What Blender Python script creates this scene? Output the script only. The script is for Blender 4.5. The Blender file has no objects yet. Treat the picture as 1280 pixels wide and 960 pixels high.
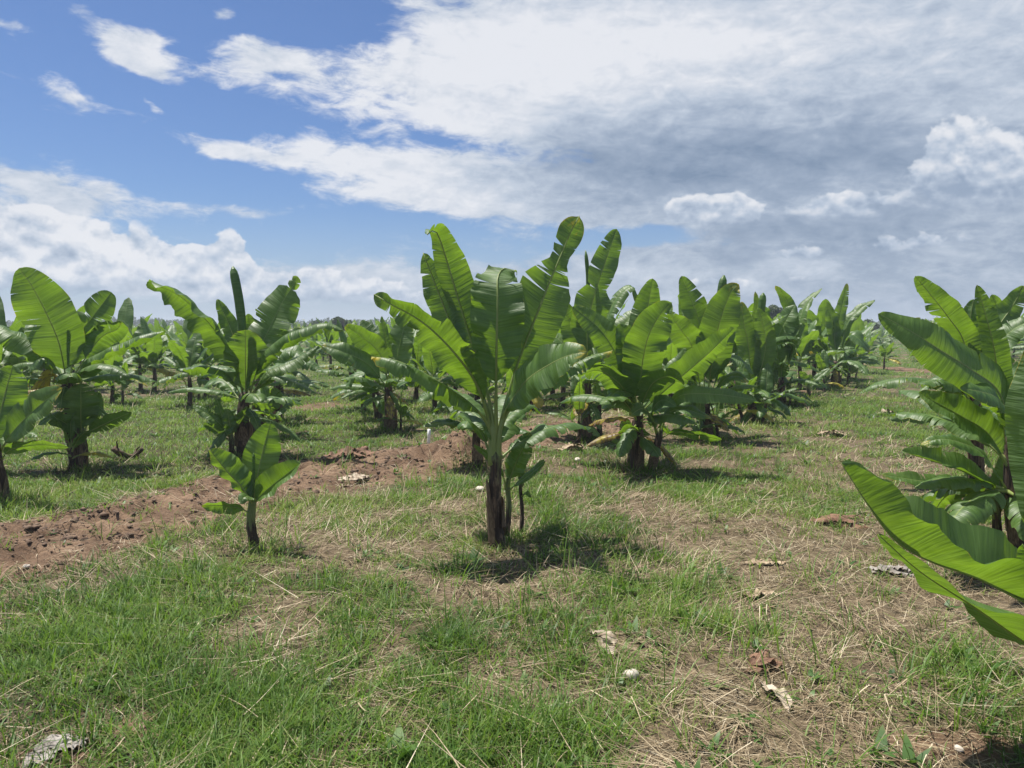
import bpy, math, random
import numpy as np
from mathutils import Vector
R = math.radians
sc = bpy.context.scene
COL = sc.collection
rng = np.random.default_rng(11)
random.seed(5)

# ------------------------------------------------------------------ camera
F = 950.0; HZ = 411.0; CAMH = 1.55
A = math.atan((480 - HZ) / F)
CAM = np.array([0, 0, CAMH])
FW = np.array([0, math.cos(A), -math.sin(A)]); UP = np.array([0, math.sin(A), math.cos(A)]); RT = np.array([1.0, 0, 0])
def ray(px, py): return FW + RT * (px - 640) / F + UP * (480 - py) / F
def at(px, py, Y):
    d = ray(px, py); return CAM + d * (Y / d[1])
def gp(px, py):
    d = ray(px, py); return CAM + d * (CAMH / -d[2])
cam = bpy.data.cameras.new('camera'); co = bpy.data.objects.new('camera', cam); COL.objects.link(co)
co.location = CAM; co.rotation_euler = (math.pi / 2 - A, 0, 0)
cam.sensor_width = 36; cam.lens = 36 * F / 1280; cam.clip_end = 3000; cam.clip_start = 0.05
sc.camera = co

# ------------------------------------------------------------------ noise + layout fields
def _h(i, j, s):
    n = (i.astype(np.int64) * 374761393 + j.astype(np.int64) * 668265263 + s * 1274126177) & 0x7fffffff
    n = ((n ^ (n >> 13)) * 1274126177) & 0x7fffffff
    return ((n ^ (n >> 16)) & 0xffff) / 65535.0
def vn(x, y, s=0):
    x = np.asarray(x, float); y = np.asarray(y, float)
    i = np.floor(x); j = np.floor(y); fx = x - i; fy = y - j
    fx = fx * fx * (3 - 2 * fx); fy = fy * fy * (3 - 2 * fy)
    a = _h(i, j, s); b = _h(i + 1, j, s); c = _h(i, j + 1, s); d = _h(i + 1, j + 1, s)
    return (a * (1 - fx) + b * fx) * (1 - fy) + (c * (1 - fx) + d * fx) * fy
def fbm(x, y, s=0, o=4):
    v = 0; a = .5; t = 0
    for k in range(o):
        v = v + a * vn(x * 2 ** k, y * 2 ** k, s + k * 17); t += a; a *= .55
    return v / t
def sstep(a, b, x):
    t = np.clip((x - a) / (b - a), 0, 1); return t * t * (3 - 2 * t)

RIDGE = [(-7.0, 2.2, .7), (-5.2, 3.6, .7), (-3.55, 5.15, .80), (-2.95, 6.3, .78), (-2.3, 7.7, 1.0), (-1.25, 8.7, .95), (-.5, 9.7, .75), (.55, 11.3, .85), (1.7, 12.3, .8), (2.1, 12.6, .4)]
def ridge_d(x, y):
    best = np.full(np.shape(x), 9.0)
    for (ax, ay, ar), (bx, by, br) in zip(RIDGE[:-1], RIDGE[1:]):
        vx, vy = bx - ax, by - ay
        t = np.clip(((x - ax) * vx + (y - ay) * vy) / (vx * vx + vy * vy), 0, 1)
        d = np.hypot(x - ax - t * vx, y - ay - t * vy) / (ar + t * (br - ar))
        best = np.minimum(best, d)
    return best
def blob(x, y, px, py, rx, ry):
    g = gp(px, py); g2 = gp(px, py - ry); wy = max(.15, g2[1] - g[1]); wx = rx / F * g[1]
    return np.exp(-((x - g[0]) / wx) ** 2 - ((y - g[1]) / wy) ** 2)
def f_dirt(x, y):
    x = np.asarray(x, float); y = np.asarray(y, float)
    d = ridge_d(x, y) + .55 * (fbm(x * 1.7, y * 1.7, 3) - .5) + .5 * (fbm(x * 6, y * 6, 8) - .5)
    m = 1 - sstep(.75, 1.05, d)
    n = .6 * (fbm(x * 4, y * 4, 5) - .5)
    for b in [(175, 905, 45, 38, 1.0), (70, 945, 70, 22, 1.0), (400, 508, 45, 7, 1.0), (1130, 462, 40, 5, 1.0), (1010, 490, 40, 4, .6), (745, 560, 60, 10, .6), (720, 815, 40, 14, .75), (1180, 930, 110, 30, .9), (1240, 690, 70, 40, .7), (980, 860, 60, 12, .5), (620, 690, 50, 10, .5), (1110, 640, 70, 10, .55), (850, 690, 80, 14, .35)]:
        m = np.maximum(m, sstep(.45, .75, b[4] * blob(x, y, *b[:4]) + n))
    return np.clip(m, 0, 1)
GB = [(150, 780, 190, 70, .55), (60, 800, 120, 60, .3), (290, 900, 110, 60, .75), (520, 880, 150, 70, .6), (620, 930, 130, 40, .5), (420, 730, 120, 20, .35), (420, 820, 200, 60, .15),
      (700, 620, 90, 20, .25), (860, 600, 120, 25, .4), (760, 660, 90, 22, .35), (980, 620, 50, 20, .3), (1060, 520, 90, 30, .6), (1060, 500, 110, 16, .4), (400, 480, 90, 25, .65), (200, 530, 220, 35, .45), (60, 620, 120, 30, .35),
      (480, 520, 120, 25, .5), (450, 630, 70, 20, .35), (830, 760, 50, 40, .35), (880, 740, 40, 30, .3), (1220, 860, 80, 40, .35), (800, 900, 60, 40, .2), (1100, 800, 90, 50, .15),
      (1000, 700, 140, 60, -.4), (1060, 780, 120, 50, -.35), (780, 780, 60, 40, -.3), (900, 850, 80, 50, -.2), (1100, 900, 180, 60, -.3), (1200, 740, 120, 40, -.4), (600, 720, 90, 25, -.15), (1100, 600, 120, 16, -.4), (920, 660, 90, 20, -.15), (330, 790, 60, 14, -.35), (480, 830, 40, 14, -.3), (90, 905, 60, 20, -.2)]
def f_green(x, y):
    x = np.asarray(x, float); y = np.asarray(y, float)
    g = .385 + .6 * (fbm(x * .9, y * .9, 21) - .5) + 1.5 * (fbm(x * 3.6, y * 3.6, 33, 5) - .5)
    for px, py, rx, ry, a in GB:
        g = g + (a * .8 if a > 0 else a * .8) * blob(x, y, px, py, rx, ry)
    g = g + .25 * sstep(14, 22, y)
    return np.clip(g, 0, 1)
PIT = gp(528, 574); HEAP = gp(572, 572)
def f_height(x, y):
    x = np.asarray(x, float); y = np.asarray(y, float)
    h = .07 * (fbm(x * .35, y * .35, 50) - .5) + .05 * (fbm(x * 1.4, y * 1.4, 51) - .5)
    r = 1 - sstep(.2, 1.15, ridge_d(x, y) + .25 * (fbm(x * 2.2, y * 2.2, 3) - .5))
    h = h + r * (.0 + .09 * fbm(x * 1.6, y * 1.6, 60) + .17 * (fbm(x * 5, y * 5, 61) - .42) + (.10 * (fbm(x * 11, y * 11, 62) - .5) * (.4 + 1.2 * fbm(x * 2.5, y * 2.5, 66))) + .04 * (fbm(x * 30, y * 30, 64) - .5))
    h = h + .22 * np.exp(-((x - HEAP[0]) / .32) ** 2 - ((y - HEAP[1]) / .4) ** 2) * (.2 + 1.0 * fbm(x * 5, y * 5, 63) + .7 * fbm(x * 16, y * 16, 65))
    h = h - .16 * np.exp(-((x - PIT[0]) / .22) ** 2 - ((y - PIT[1]) / .35) ** 2)
    return h
def hz(x, y): return float(f_height(np.array([x]), np.array([y]))[0])

# ------------------------------------------------------------------ node helper
def mat(name):
    m = bpy.data.materials.new(name); m.use_nodes = True; m.node_tree.nodes.clear(); return m
class NT:
    def __init__(s, tree): s.t = tree; s.L = tree.links.new
    def n(s, typ, ins=None, **kw):
        nd = s.t.nodes.new(typ)
        for k, v in kw.items(): setattr(nd, k, v)
        for k, v in (ins or {}).items(): s.put(nd.inputs[k], v)
        return nd
    def put(s, sock, v):
        if hasattr(v, 'is_output') and v.is_output: s.L(v, sock)
        else:
            if sock.type == 'RGBA' and len(v) == 3: v = (*v, 1)
            sock.default_value = v
    def m(s, op, a, b=0.0, c=0.0, clamp=False):
        return s.n('ShaderNodeMath', {0: a, 1: b, 2: c}, operation=op, use_clamp=clamp).outputs[0]
    def mix(s, f, a, b, bt='MIX'):
        nd = s.n('ShaderNodeMix', data_type='RGBA', blend_type=bt); s.put(nd.inputs[0], f); s.put(nd.inputs[6], a); s.put(nd.inputs[7], b); return nd.outputs[2]
    def noise(s, vec, scale, detail=3.0, rough=.55, dist=0.0):
        return s.n('ShaderNodeTexNoise', {'Vector': vec, 'Scale': scale, 'Detail': detail, 'Roughness': rough, 'Distortion': dist}).outputs[0]
    def ss(s, x, a, b):
        nd = s.n('ShaderNodeMapRange', {0: x, 1: a, 2: b}, interpolation_type='SMOOTHSTEP'); return nd.outputs[0]
    def xyz(s, x, y, z=0.0): return s.n('ShaderNodeCombineXYZ', {0: x, 1: y, 2: z}).outputs[0]
    def attr(s, name): return s.n('ShaderNodeAttribute', attribute_name=name).outputs['Fac']
    def out(s, sh): s.L(sh, s.n('ShaderNodeOutputMaterial').inputs['Surface'])
    def ramp(s, fac, stops):
        nd = s.n('ShaderNodeValToRGB', {0: fac}); cr = nd.color_ramp
        while len(cr.elements) < len(stops): cr.elements.new(.5)
        for e, (p, c) in zip(cr.elements, stops): e.position = p; e.color = (*c, 1)
        return nd.outputs[0]

# ------------------------------------------------------------------ materials
def leaf_material():
    m = mat('banana_leaf'); T = NT(m.node_tree)
    uv = T.n('ShaderNodeUVMap', uv_map='UVMap').outputs[0]
    sp = T.n('ShaderNodeSeparateXYZ', {0: uv}); u, v = sp.outputs[0], sp.outputs[1]
    au = T.m('ABSOLUTE', u)
    rnd = T.n('ShaderNodeObjectInfo').outputs['Random']
    off = T.m('MULTIPLY', rnd, 37.0)
    vein = T.noise(T.xyz(T.m('MULTIPLY_ADD', u, .7, off), T.m('MULTIPLY', v, 75.0), off), 1.0, 2.0, .6)
    pleat = T.noise(T.xyz(T.m('MULTIPLY_ADD', u, .5, off), T.m('MULTIPLY', v, 22.0), off), 1.0, 2.0, .5)
    big = T.noise(T.xyz(T.m('MULTIPLY_ADD', u, 1.2, off), T.m('MULTIPLY', v, 3.0), off), 1.0, 3.0)
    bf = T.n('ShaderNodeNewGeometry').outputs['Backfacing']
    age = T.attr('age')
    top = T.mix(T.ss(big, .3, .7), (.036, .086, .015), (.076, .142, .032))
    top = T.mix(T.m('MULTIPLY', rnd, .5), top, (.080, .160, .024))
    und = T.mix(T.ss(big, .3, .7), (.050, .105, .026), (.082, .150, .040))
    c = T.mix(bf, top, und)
    c = T.mix(T.m('MULTIPLY', T.ss(vein, .35, .68), .42), c, (.13, .23, .055))
    c = T.mix(T.m('MULTIPLY', T.ss(pleat, .52, .72), .42), c, (.026, .066, .014))
    c = T.mix(T.m('MULTIPLY', T.m('SUBTRACT', 1.0, T.ss(au, .0, .10)), .55), c, (.17, .26, .07))
    sp1 = T.noise(T.xyz(T.m('MULTIPLY', u, 3.0), T.m('MULTIPLY', v, 14.0), off), 1.0, 4.0, .65)
    a1 = T.m('MULTIPLY_ADD', T.m('SUBTRACT', sp1, .5), .9, age)
    a1 = T.m('ADD', a1, T.m('MULTIPLY', T.ss(au, .94, 1.0), .34))
    yel = T.ss(a1, .38, .62)
    brn = T.ss(a1, .72, .95)
    c = T.mix(yel, c, (.42, .36, .035)); c = T.mix(brn, c, (.17, .095, .045))
    tr = T.mix(T.ss(big, .3, .7), (.15, .285, .010), (.25, .42, .018))
    tr = T.mix(T.m('MULTIPLY', T.ss(vein, .35, .68), .35), tr, (.30, .50, .05))
    tr = T.mix(T.m('MULTIPLY', T.m('SUBTRACT', 1.0, T.ss(au, .0, .07)), .5), tr, (.26, .36, .07))
    tr = T.mix(yel, tr, (.5, .40, .03)); tr = T.mix(brn, tr, (.10, .05, .02))
    bh = T.m('ADD', T.m('MULTIPLY', vein, .35), pleat)
    bump = T.n('ShaderNodeBump', {'Height': bh, 'Strength': .9, 'Distance': .014}).outputs[0]
    rough = T.m('ADD', T.m('MULTIPLY_ADD', bf, .12, .40), T.m('MULTIPLY', big, .14))
    p = T.n('ShaderNodeBsdfPrincipled', {'Base Color': c, 'Roughness': rough, 'Normal': bump})
    p.inputs['Specular IOR Level'].default_value = .62
    t = T.n('ShaderNodeBsdfTranslucent', {'Color': tr, 'Normal': bump})
    mx = T.n('ShaderNodeMixShader', {0: .37}); T.L(p.outputs[0], mx.inputs[1]); T.L(t.outputs[0], mx.inputs[2])
    T.out(mx.outputs[0]); return m
def rib_material():
    m = mat('banana_midrib'); T = NT(m.node_tree)
    g = T.n('ShaderNodeTexCoord').outputs['Object']; v = T.n('ShaderNodeSeparateXYZ', {0: T.n('ShaderNodeUVMap', uv_map='UVMap').outputs[0]}).outputs[1]
    n = T.noise(g, 14.0, 3.0); age = T.attr('age')
    c = T.mix(n, (.22, .30, .07), (.33, .39, .13)); c = T.mix(T.ss(age, .5, .9), c, (.20, .12, .05))
    p = T.n('ShaderNodeBsdfPrincipled', {'Base Color': c, 'Roughness': .42}); t = T.n('ShaderNodeBsdfTranslucent', {'Color': (.32, .42, .10)})
    mx = T.n('ShaderNodeMixShader', {0: .35}); T.L(p.outputs[0], mx.inputs[1]); T.L(t.outputs[0], mx.inputs[2]); T.out(mx.outputs[0]); return m
def stem_material():
    m = mat('banana_stem'); T = NT(m.node_tree)
    uv = T.n('ShaderNodeUVMap', uv_map='UVMap').outputs[0]; sp = T.n('ShaderNodeSeparateXYZ', {0: uv}); u, v = sp.outputs[0], sp.outputs[1]
    rnd = T.n('ShaderNodeObjectInfo').outputs['Random']; off = T.m('MULTIPLY', rnd, 19.0)
    st = T.noise(T.xyz(T.m('MULTIPLY_ADD', u, 16.0, off), T.m('MULTIPLY', v, 3.0), off), 1.0, 4.0, .65)
    bl = T.noise(T.xyz(T.m('MULTIPLY_ADD', u, 3.0, off), T.m('MULTIPLY', v, 5.0), off), 1.0, 4.0, .6)
    dry = T.mix(T.ss(st, .35, .7), (.022, .014, .010), (.095, .058, .036)); dry = T.mix(T.ss(bl, .53, .68), dry, (.25, .17, .105))
    grn = T.mix(st, (.085, .11, .03), (.20, .25, .075))
    f = T.ss(T.m('ADD', T.m('MULTIPLY_ADD', v, T.attr('grn'), T.m('MULTIPLY', T.m('SUBTRACT', bl, .5), .8)), T.m('MULTIPLY', T.m('SUBTRACT', st, .5), .35)), .48, .72)
    c = T.mix(f, dry, grn)
    bump = T.n('ShaderNodeBump', {'Height': st, 'Strength': .8, 'Distance': .02}).outputs[0]
    p = T.n('ShaderNodeBsdfPrincipled', {'Base Color': c, 'Roughness': T.m('SUBTRACT', .85, T.m('MULTIPLY', f, .35)), 'Normal': bump}); T.out(p.outputs[0]); return m
def dry_material():
    m = mat('dry_sheath'); T = NT(m.node_tree)
    uv = T.n('ShaderNodeUVMap', uv_map='UVMap').outputs[0]; sp = T.n('ShaderNodeSeparateXYZ', {0: uv})
    st = T.noise(T.xyz(T.m('MULTIPLY', sp.outputs[0], 9.0), T.m('MULTIPLY', sp.outputs[1], 3.0)), 1.0, 4.0, .65)
    c = T.mix(T.ss(st, .3, .7), (.045, .027, .016), (.28, .20, .125))
    p = T.n('ShaderNodeBsdfPrincipled', {'Base Color': c, 'Roughness': .85}); t = T.n('ShaderNodeBsdfTranslucent', {'Color': (.22, .12, .05)})
    mx = T.n('ShaderNodeMixShader', {0: .2}); T.L(p.outputs[0], mx.inputs[1]); T.L(t.outputs[0], mx.inputs[2]); T.out(mx.outputs[0]); return m
def blade_material(name, ramp, tr, trf, rough=.5):
    m = mat(name); T = NT(m.node_tree)
    a = T.attr('rnd'); c = T.ramp(a, ramp)
    k = T.attr('tipf')
    c = T.mix(T.m('MULTIPLY', T.ss(k, .6, 1.0), .25), c, (.30, .25, .10))
    p = T.n('ShaderNodeBsdfPrincipled', {'Base Color': c, 'Roughness': rough}); p.inputs['Specular IOR Level'].default_value = .35
    t = T.n('ShaderNodeBsdfTranslucent', {'Color': T.mix(.5, c, tr)})
    mx = T.n('ShaderNodeMixShader', {0: trf}); T.L(p.outputs[0], mx.inputs[1]); T.L(t.outputs[0], mx.inputs[2]); T.out(mx.outputs[0]); return m
def simple(name, c1, c2, scale, rough=.8, bump=.5, dist=.01, detail=5.0):
    m = mat(name); T = NT(m.node_tree); g = T.n('ShaderNodeTexCoord').outputs['Object']
    n = T.noise(g, scale, detail, .6); c = T.mix(T.ss(n, .3, .7), c1, c2)
    b = T.n('ShaderNodeBump', {'Height': n, 'Strength': bump, 'Distance': dist}).outputs[0]
    p = T.n('ShaderNodeBsdfPrincipled', {'Base Color': c, 'Roughness': rough, 'Normal': b}); T.out(p.outputs[0]); return m
def ground_material():
    m = mat('field_soil'); T = NT(m.node_tree); g = T.n('ShaderNodeNewGeometry').outputs['Position']
    sx = T.n('ShaderNodeSeparateXYZ', {0: g}); pos = T.xyz(sx.outputs[0], sx.outputs[1])
    n1 = T.noise(pos, 2.2, 6.0, .6); n2 = T.noise(pos, 17.0, 5.0, .65); n3 = T.noise(pos, 70.0, 4.0, .6); n4 = T.noise(pos, .5, 4.0, .6)
    soil = T.mix(T.ss(n1, .3, .7), (.095, .057, .034), (.245, .163, .105)); soil = T.mix(T.m('MULTIPLY', T.ss(n2, .45, .7), .65), soil, (.042, .025, .016)); soil = T.mix(T.m('MULTIPLY', T.ss(n3, .58, .75), .5), soil, (.30, .23, .17))
    thatch = T.mix(T.ss(n2, .3, .7), (.060, .044, .027), (.19, .145, .088)); thatch = T.mix(T.ss(n3, .5, .75), thatch, (.29, .235, .15)); thatch = T.mix(T.m('MULTIPLY', T.ss(n1, .5, .7), .5), thatch, (.14, .10, .065))
    grs = T.mix(T.ss(n2, .3, .7), (.035, .060, .014), (.085, .125, .028)); grs = T.mix(T.ss(n3, .5, .8), grs, (.14, .16, .05))
    grs = T.mix(T.ss(sx.outputs[1], 14.0, 30.0), T.mix(T.ss(n2, .35, .65), (.030, .028, .014), (.070, .060, .030)), grs); grs = T.mix(T.m('MULTIPLY', T.ss(n4, .5, .7), .5), grs, (.15, .135, .055))
    gr = T.attr('green'); di = T.attr('dirt')
    c = T.mix(T.ss(T.m('ADD', gr, T.m('MULTIPLY', T.m('SUBTRACT', n2, .5), .8)), .35, .75), thatch, grs)
    c = T.mix(T.ss(T.m('ADD', di, T.m('MULTIPLY', T.m('SUBTRACT', n2, .5), .5)), .35, .6), c, soil)
    hgt = T.m('ADD', T.m('MULTIPLY', n2, .6), T.m('MULTIPLY', n3, .3))
    b = T.n('ShaderNodeBump', {'Height': hgt, 'Strength': .9, 'Distance': .06}).outputs[0]
    p = T.n('ShaderNodeBsdfPrincipled', {'Base Color': c, 'Roughness': .95, 'Normal': b}); p.inputs['Specular IOR Level'].default_value = .2
    T.out(p.outputs[0]); return m
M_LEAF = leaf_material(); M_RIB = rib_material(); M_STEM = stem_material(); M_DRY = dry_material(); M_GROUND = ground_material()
M_GRASS = blade_material('green_grass', [(0, (.036, .090, .014)), (.35, (.085, .175, .024)), (.7, (.145, .255, .040)), (1, (.26, .30, .085))], (.24, .40, .03), .42)
M_STRAW = blade_material('dry_straw', [(0, (.10, .065, .038)), (.35, (.27, .20, .12)), (.75, (.47, .385, .25)), (1, (.64, .56, .41))], (.4, .3, .14), .15, .6)
M_WEED = blade_material('weed_leaves', [(0, (.030, .075, .018)), (.5, (.055, .125, .022)), (1, (.10, .19, .03))], (.14, .30, .02), .3)
M_CLOD = simple('soil_clod', (.075, .045, .028), (.20, .135, .090), 9.0, .95, .8, .02)

# ------------------------------------------------------------------ mesh helper
class MB:
    def __init__(s): s.v = []; s.f = []; s.uv = []; s.at = {}; s.n = 0; s.mi = []
    def add(s, V, Fc, UVv=None, mi=0, **at):
        b = s.n; V = np.asarray(V, float)
        s.v.append(V); s.f += [tuple(i + b for i in f) for f in Fc]; s.n += len(V); s.mi += [mi] * len(Fc)
        s.uv.append(np.zeros((len(V), 2)) if UVv is None else np.asarray(UVv, float))
        for k in ('age', 'grn'):
            a = at.get(k, 0.0); s.at.setdefault(k, []).append(np.full(len(V), a, float) if np.isscalar(a) else np.asarray(a, float))
        return s
    def merge(s, o, mi=0):
        s.add(np.concatenate(o.v), o.f, np.concatenate(o.uv), mi, age=np.concatenate(o.at['age']), grn=np.concatenate(o.at['grn'])); return s
    def mesh(s, name, mats, smooth=True):
        me = bpy.data.meshes.new(name); V = np.concatenate(s.v); me.from_pydata(V.tolist(), [], s.f)
        uvl = me.uv_layers.new(name='UVMap'); li = np.zeros(len(me.loops), np.int32); me.loops.foreach_get('vertex_index', li)
        uvl.data.foreach_set('uv', np.concatenate(s.uv)[li].astype(np.float32).ravel())
        for k, a in s.at.items():
            a = np.concatenate(a)
            at = me.attributes.new(k, 'FLOAT', 'POINT'); at.data.foreach_set('value', a.astype(np.float32))
        for m_ in (mats if isinstance(mats, (list, tuple)) else [mats]): me.materials.append(m_)
        me.polygons.foreach_set('material_index', np.array(s.mi, np.int32))
        if smooth: me.polygons.foreach_set('use_smooth', np.ones(len(me.polygons), bool))
        me.update(); return me
    def obj(s, name, mats, parent=None, smooth=True):
        o = bpy.data.objects.new(name, s.mesh(name, mats, smooth)); COL.objects.link(o); o.parent = parent; return o
def tag(o, label, cat, group=None, kind=None):
    if label: o['label'] = label
    if cat: o['category'] = cat
    if group: o['group'] = group
    if kind: o['kind'] = kind
    return o
def empty(name, loc, label, cat, group=None):
    o = bpy.data.objects.new(name, None); COL.objects.link(o); o.location = loc; o.empty_display_size = .1
    return tag(o, label, cat, group)
def norm(v):
    n = np.linalg.norm(v, axis=-1, keepdims=True); return v / np.maximum(n, 1e-9)
def spline(P, n):
    P = np.asarray(P, float)
    if len(P) == 2: P = np.array([P[0], (P[0] + P[1]) / 2, P[1]])
    Q = np.vstack([2 * P[0] - P[1], P, 2 * P[-1] - P[-2]]); out = []
    for i in range(1, len(Q) - 2):
        t = np.linspace(0, 1, 24, endpoint=False)[:, None]
        p0, p1, p2, p3 = Q[i - 1], Q[i], Q[i + 1], Q[i + 2]
        out.append(.5 * (2 * p1 + (p2 - p0) * t + (2 * p0 - 5 * p1 + 4 * p2 - p3) * t ** 2 + (3 * p1 - p0 - 3 * p2 + p3) * t ** 3))
    C = np.vstack(out + [P[-1:]]); s = np.concatenate([[0], np.cumsum(np.linalg.norm(np.diff(C, axis=0), axis=1))])
    q = np.linspace(0, s[-1], n); return np.stack([np.interp(q, s, C[:, k]) for k in range(3)], 1), s[-1]
def tube(mb, P, rad, sides=10, lump=0.0, seed=0, cap=True, mi=0, **at):
    P = np.asarray(P, float); n = len(P); T = norm(np.gradient(P, axis=0)); ref = np.array([.13, .97, .2]) if abs(T[n // 2][2]) > .6 else np.array([0, 0, 1.0])
    a = norm(np.cross(T, ref)); b = np.cross(T, a); V = []; U = []
    for i in range(n):
        for j in range(sides):
            th = 2 * math.pi * j / sides; r = rad[i] * (1 + lump * (math.sin(3 * th + 5 * i / n + seed) * .5 + math.sin(5 * th - 9 * i / n + seed * 2) * .5))
            V.append(P[i] + r * (math.cos(th) * a[i] + math.sin(th) * b[i])); U.append((abs(2 * j / sides - 1), i / (n - 1)))
    Fc = [(i * sides + j, i * sides + (j + 1) % sides, (i + 1) * sides + (j + 1) % sides, (i + 1) * sides + j) for i in range(n - 1) for j in range(sides)]
    if cap: Fc += [tuple((n - 1) * sides + j for j in range(sides)), tuple(reversed(range(sides)))]
    mb.add(V, Fc, U, mi, **at); return mb

# ------------------------------------------------------------------ banana leaf
def profile(t):
    f = np.minimum(1, t / .17) ** .62
    f = f * np.where(t > .48, np.maximum(0, 1 - ((np.maximum(t, .48) - .48) / .52) ** 2.3) ** .62, 1)
    return f * (.86 + .14 * np.sin(math.pi * np.clip(t * 1.1, 0, 1)))
def make_leaf(pts, wref, hint, hw, fold=20, droop=45, b0=.16, tears=0, tdepth=.75, seed=0, ripple=.045, prof=None, age=0.0, tip_age=0.0, grav=.0, rib=.013, rfq=1.0, nicks=0, N=46, MS=6, sway=14, asym=1.0, tearlist=None):
    r = np.random.default_rng(seed)
    C, Ln = spline(pts, 220); blade, ribs = MB(), MB()
    i0 = int(b0 * 219); s_bl = np.linspace(i0, 219, 400); Cx = np.stack([np.interp(s_bl, np.arange(220), C[:, k]) for k in range(3)], 1)
    Tx = norm(np.gradient(Cx, axis=0)); W = wref[None] - (Tx @ wref)[:, None] * Tx; W = norm(W); Nn = np.cross(W, Tx)
    if np.dot(Nn[180], hint) < 0: W = -W; Nn = -Nn
    lb = Ln * (1 - b0)
    ph = r.uniform(0, 6.28, 4); fr = r.uniform(2.0, 4.0) * rfq
    def P(t): return np.interp(t, [p[0] for p in prof], [p[1] for p in prof]) if prof else 1.0
    for sg in (-1, 1):
        cuts = [0.0]; nick = None
        if tears < 3 and nicks:
            ts = np.sort(r.uniform(.1, .95, nicks)); nick = set(float(x) for k, x in enumerate(ts) if k == 0 or x - ts[k - 1] > .03); cuts += list(nick)
        if tears:
            ts = np.sort(r.uniform(.06, .96, tears)); cuts += [float(x) for k, x in enumerate(ts) if k == 0 or x - ts[k - 1] > .018]
        for (tt, side) in (tearlist or []):
            if side == 0 or side == sg: cuts.append(tt)
        cuts = sorted(set(cuts)) + [1.0]
        for k in range(len(cuts) - 1):
            ta, tb = cuts[k], cuts[k + 1]; ns = max(2, int(round(N * (tb - ta))) + 1)
            big_ = nick is None or (k > 0 and ta not in nick) or (tb < 1 and tb not in nick)
            dth = r.normal(0, sway if big_ else 6) if len(cuts) > 2 else 0.0
            gk = grav * r.uniform(.6, 1.4); gap = .012 * r.uniform(.3, 2.0) if len(cuts) > 2 else 0
            dep = 1 - (tdepth if big_ else .22) * r.uniform(.5, 1.2)
            t = np.linspace(ta, tb, ns); V = np.zeros((ns, MS + 1, 3)); U = np.zeros((ns, MS + 1, 2)); AG = np.zeros((ns, MS + 1))
            pos = None
            for j in range(MS + 1):
                s = j / MS
                te = t + (np.linspace(1, -1, ns) * min(gap, (tb - ta) * .4) * max(0, s - dep) if gap else 0)
                te = np.clip(te, 0, 1); ix = te * 399
                w = np.stack([np.interp(ix, np.arange(400), W[:, q]) for q in range(3)], 1); n_ = np.stack([np.interp(ix, np.arange(400), Nn[:, q]) for q in range(3)], 1)
                tx = np.stack([np.interp(ix, np.arange(400), Tx[:, q]) for q in range(3)], 1); c = np.stack([np.interp(ix, np.arange(400), Cx[:, q]) for q in range(3)], 1)
                wd = hw * profile(te) * P(te) * (asym if sg > 0 else 1.0) * (1 + .025 * np.sin(fr * 3.7 * te + ph[3] + sg * 2) + .010 * np.sin(fr * 11 * te + ph[2] * 2 + sg))
                if j == 0: pos = np.zeros((ns, 3)); cur = c
                else:
                    sm = (j - .5) / MS
                    th = np.radians(fold - droop * sm + dth * sstep(dep - .15, dep + .35, sm)) + .12 * np.sin(fr * 2 * te * math.pi + ph[0] + sg)
                    d = np.cos(th)[:, None] * w * sg + np.sin(th)[:, None] * n_
                    d = norm(d + gk * sstep(dep - .2, 1, sm) * np.array([0, 0, -1.0]) + .22 * tx)
                    pos = pos + d * (wd / MS)[:, None]
                rp = ripple * hw * s * s * (np.sin(2 * math.pi * fr * te * 1.7 + ph[1] + sg * 1.3) + .3 * np.sin(2 * math.pi * fr * 4.1 * te + ph[2]))
                V[:, j] = c + pos + n_ * rp[:, None]
                U[:, j, 0] = s * sg; U[:, j, 1] = te * lb; AG[:, j] = age + tip_age * sstep(.72, 1.0, te)
            q = MS + 1; Fc = []
            for i in range(ns - 1):
                for j in range(MS):
                    f = (i * q + j, i * q + j + 1, (i + 1) * q + j + 1, (i + 1) * q + j)
                    Fc.append(f if sg > 0 else f[::-1])
            # winding so that the face normal is the upper side
            a, b, d = V[0, 0], V[0, min(1, MS)], V[min(1, ns - 1), 0]
            blade.add(V.reshape(-1, 3), Fc, U.reshape(-1, 2), age=AG.ravel())
    k = 26; Cr, _ = spline(pts, k); tt = np.linspace(0, 1, k)
    rr = rib * (1.25 - .55 * np.clip(tt / max(b0, .05), 0, 1)) * (1 - .75 * tt)
    nr = np.zeros((k, 3)); 
    ii = np.clip((tt - b0) / (1 - b0), 0, 1) * 399; nr = Nn[ii.astype(int)]
    tube(ribs, Cr - nr * (rr * .55)[:, None], rr, 7, age=np.clip(age + tip_age * (tt > .85), 0, 1).repeat(7))
    return blade, ribs
def fix_winding(mb):
    return mb

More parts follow.
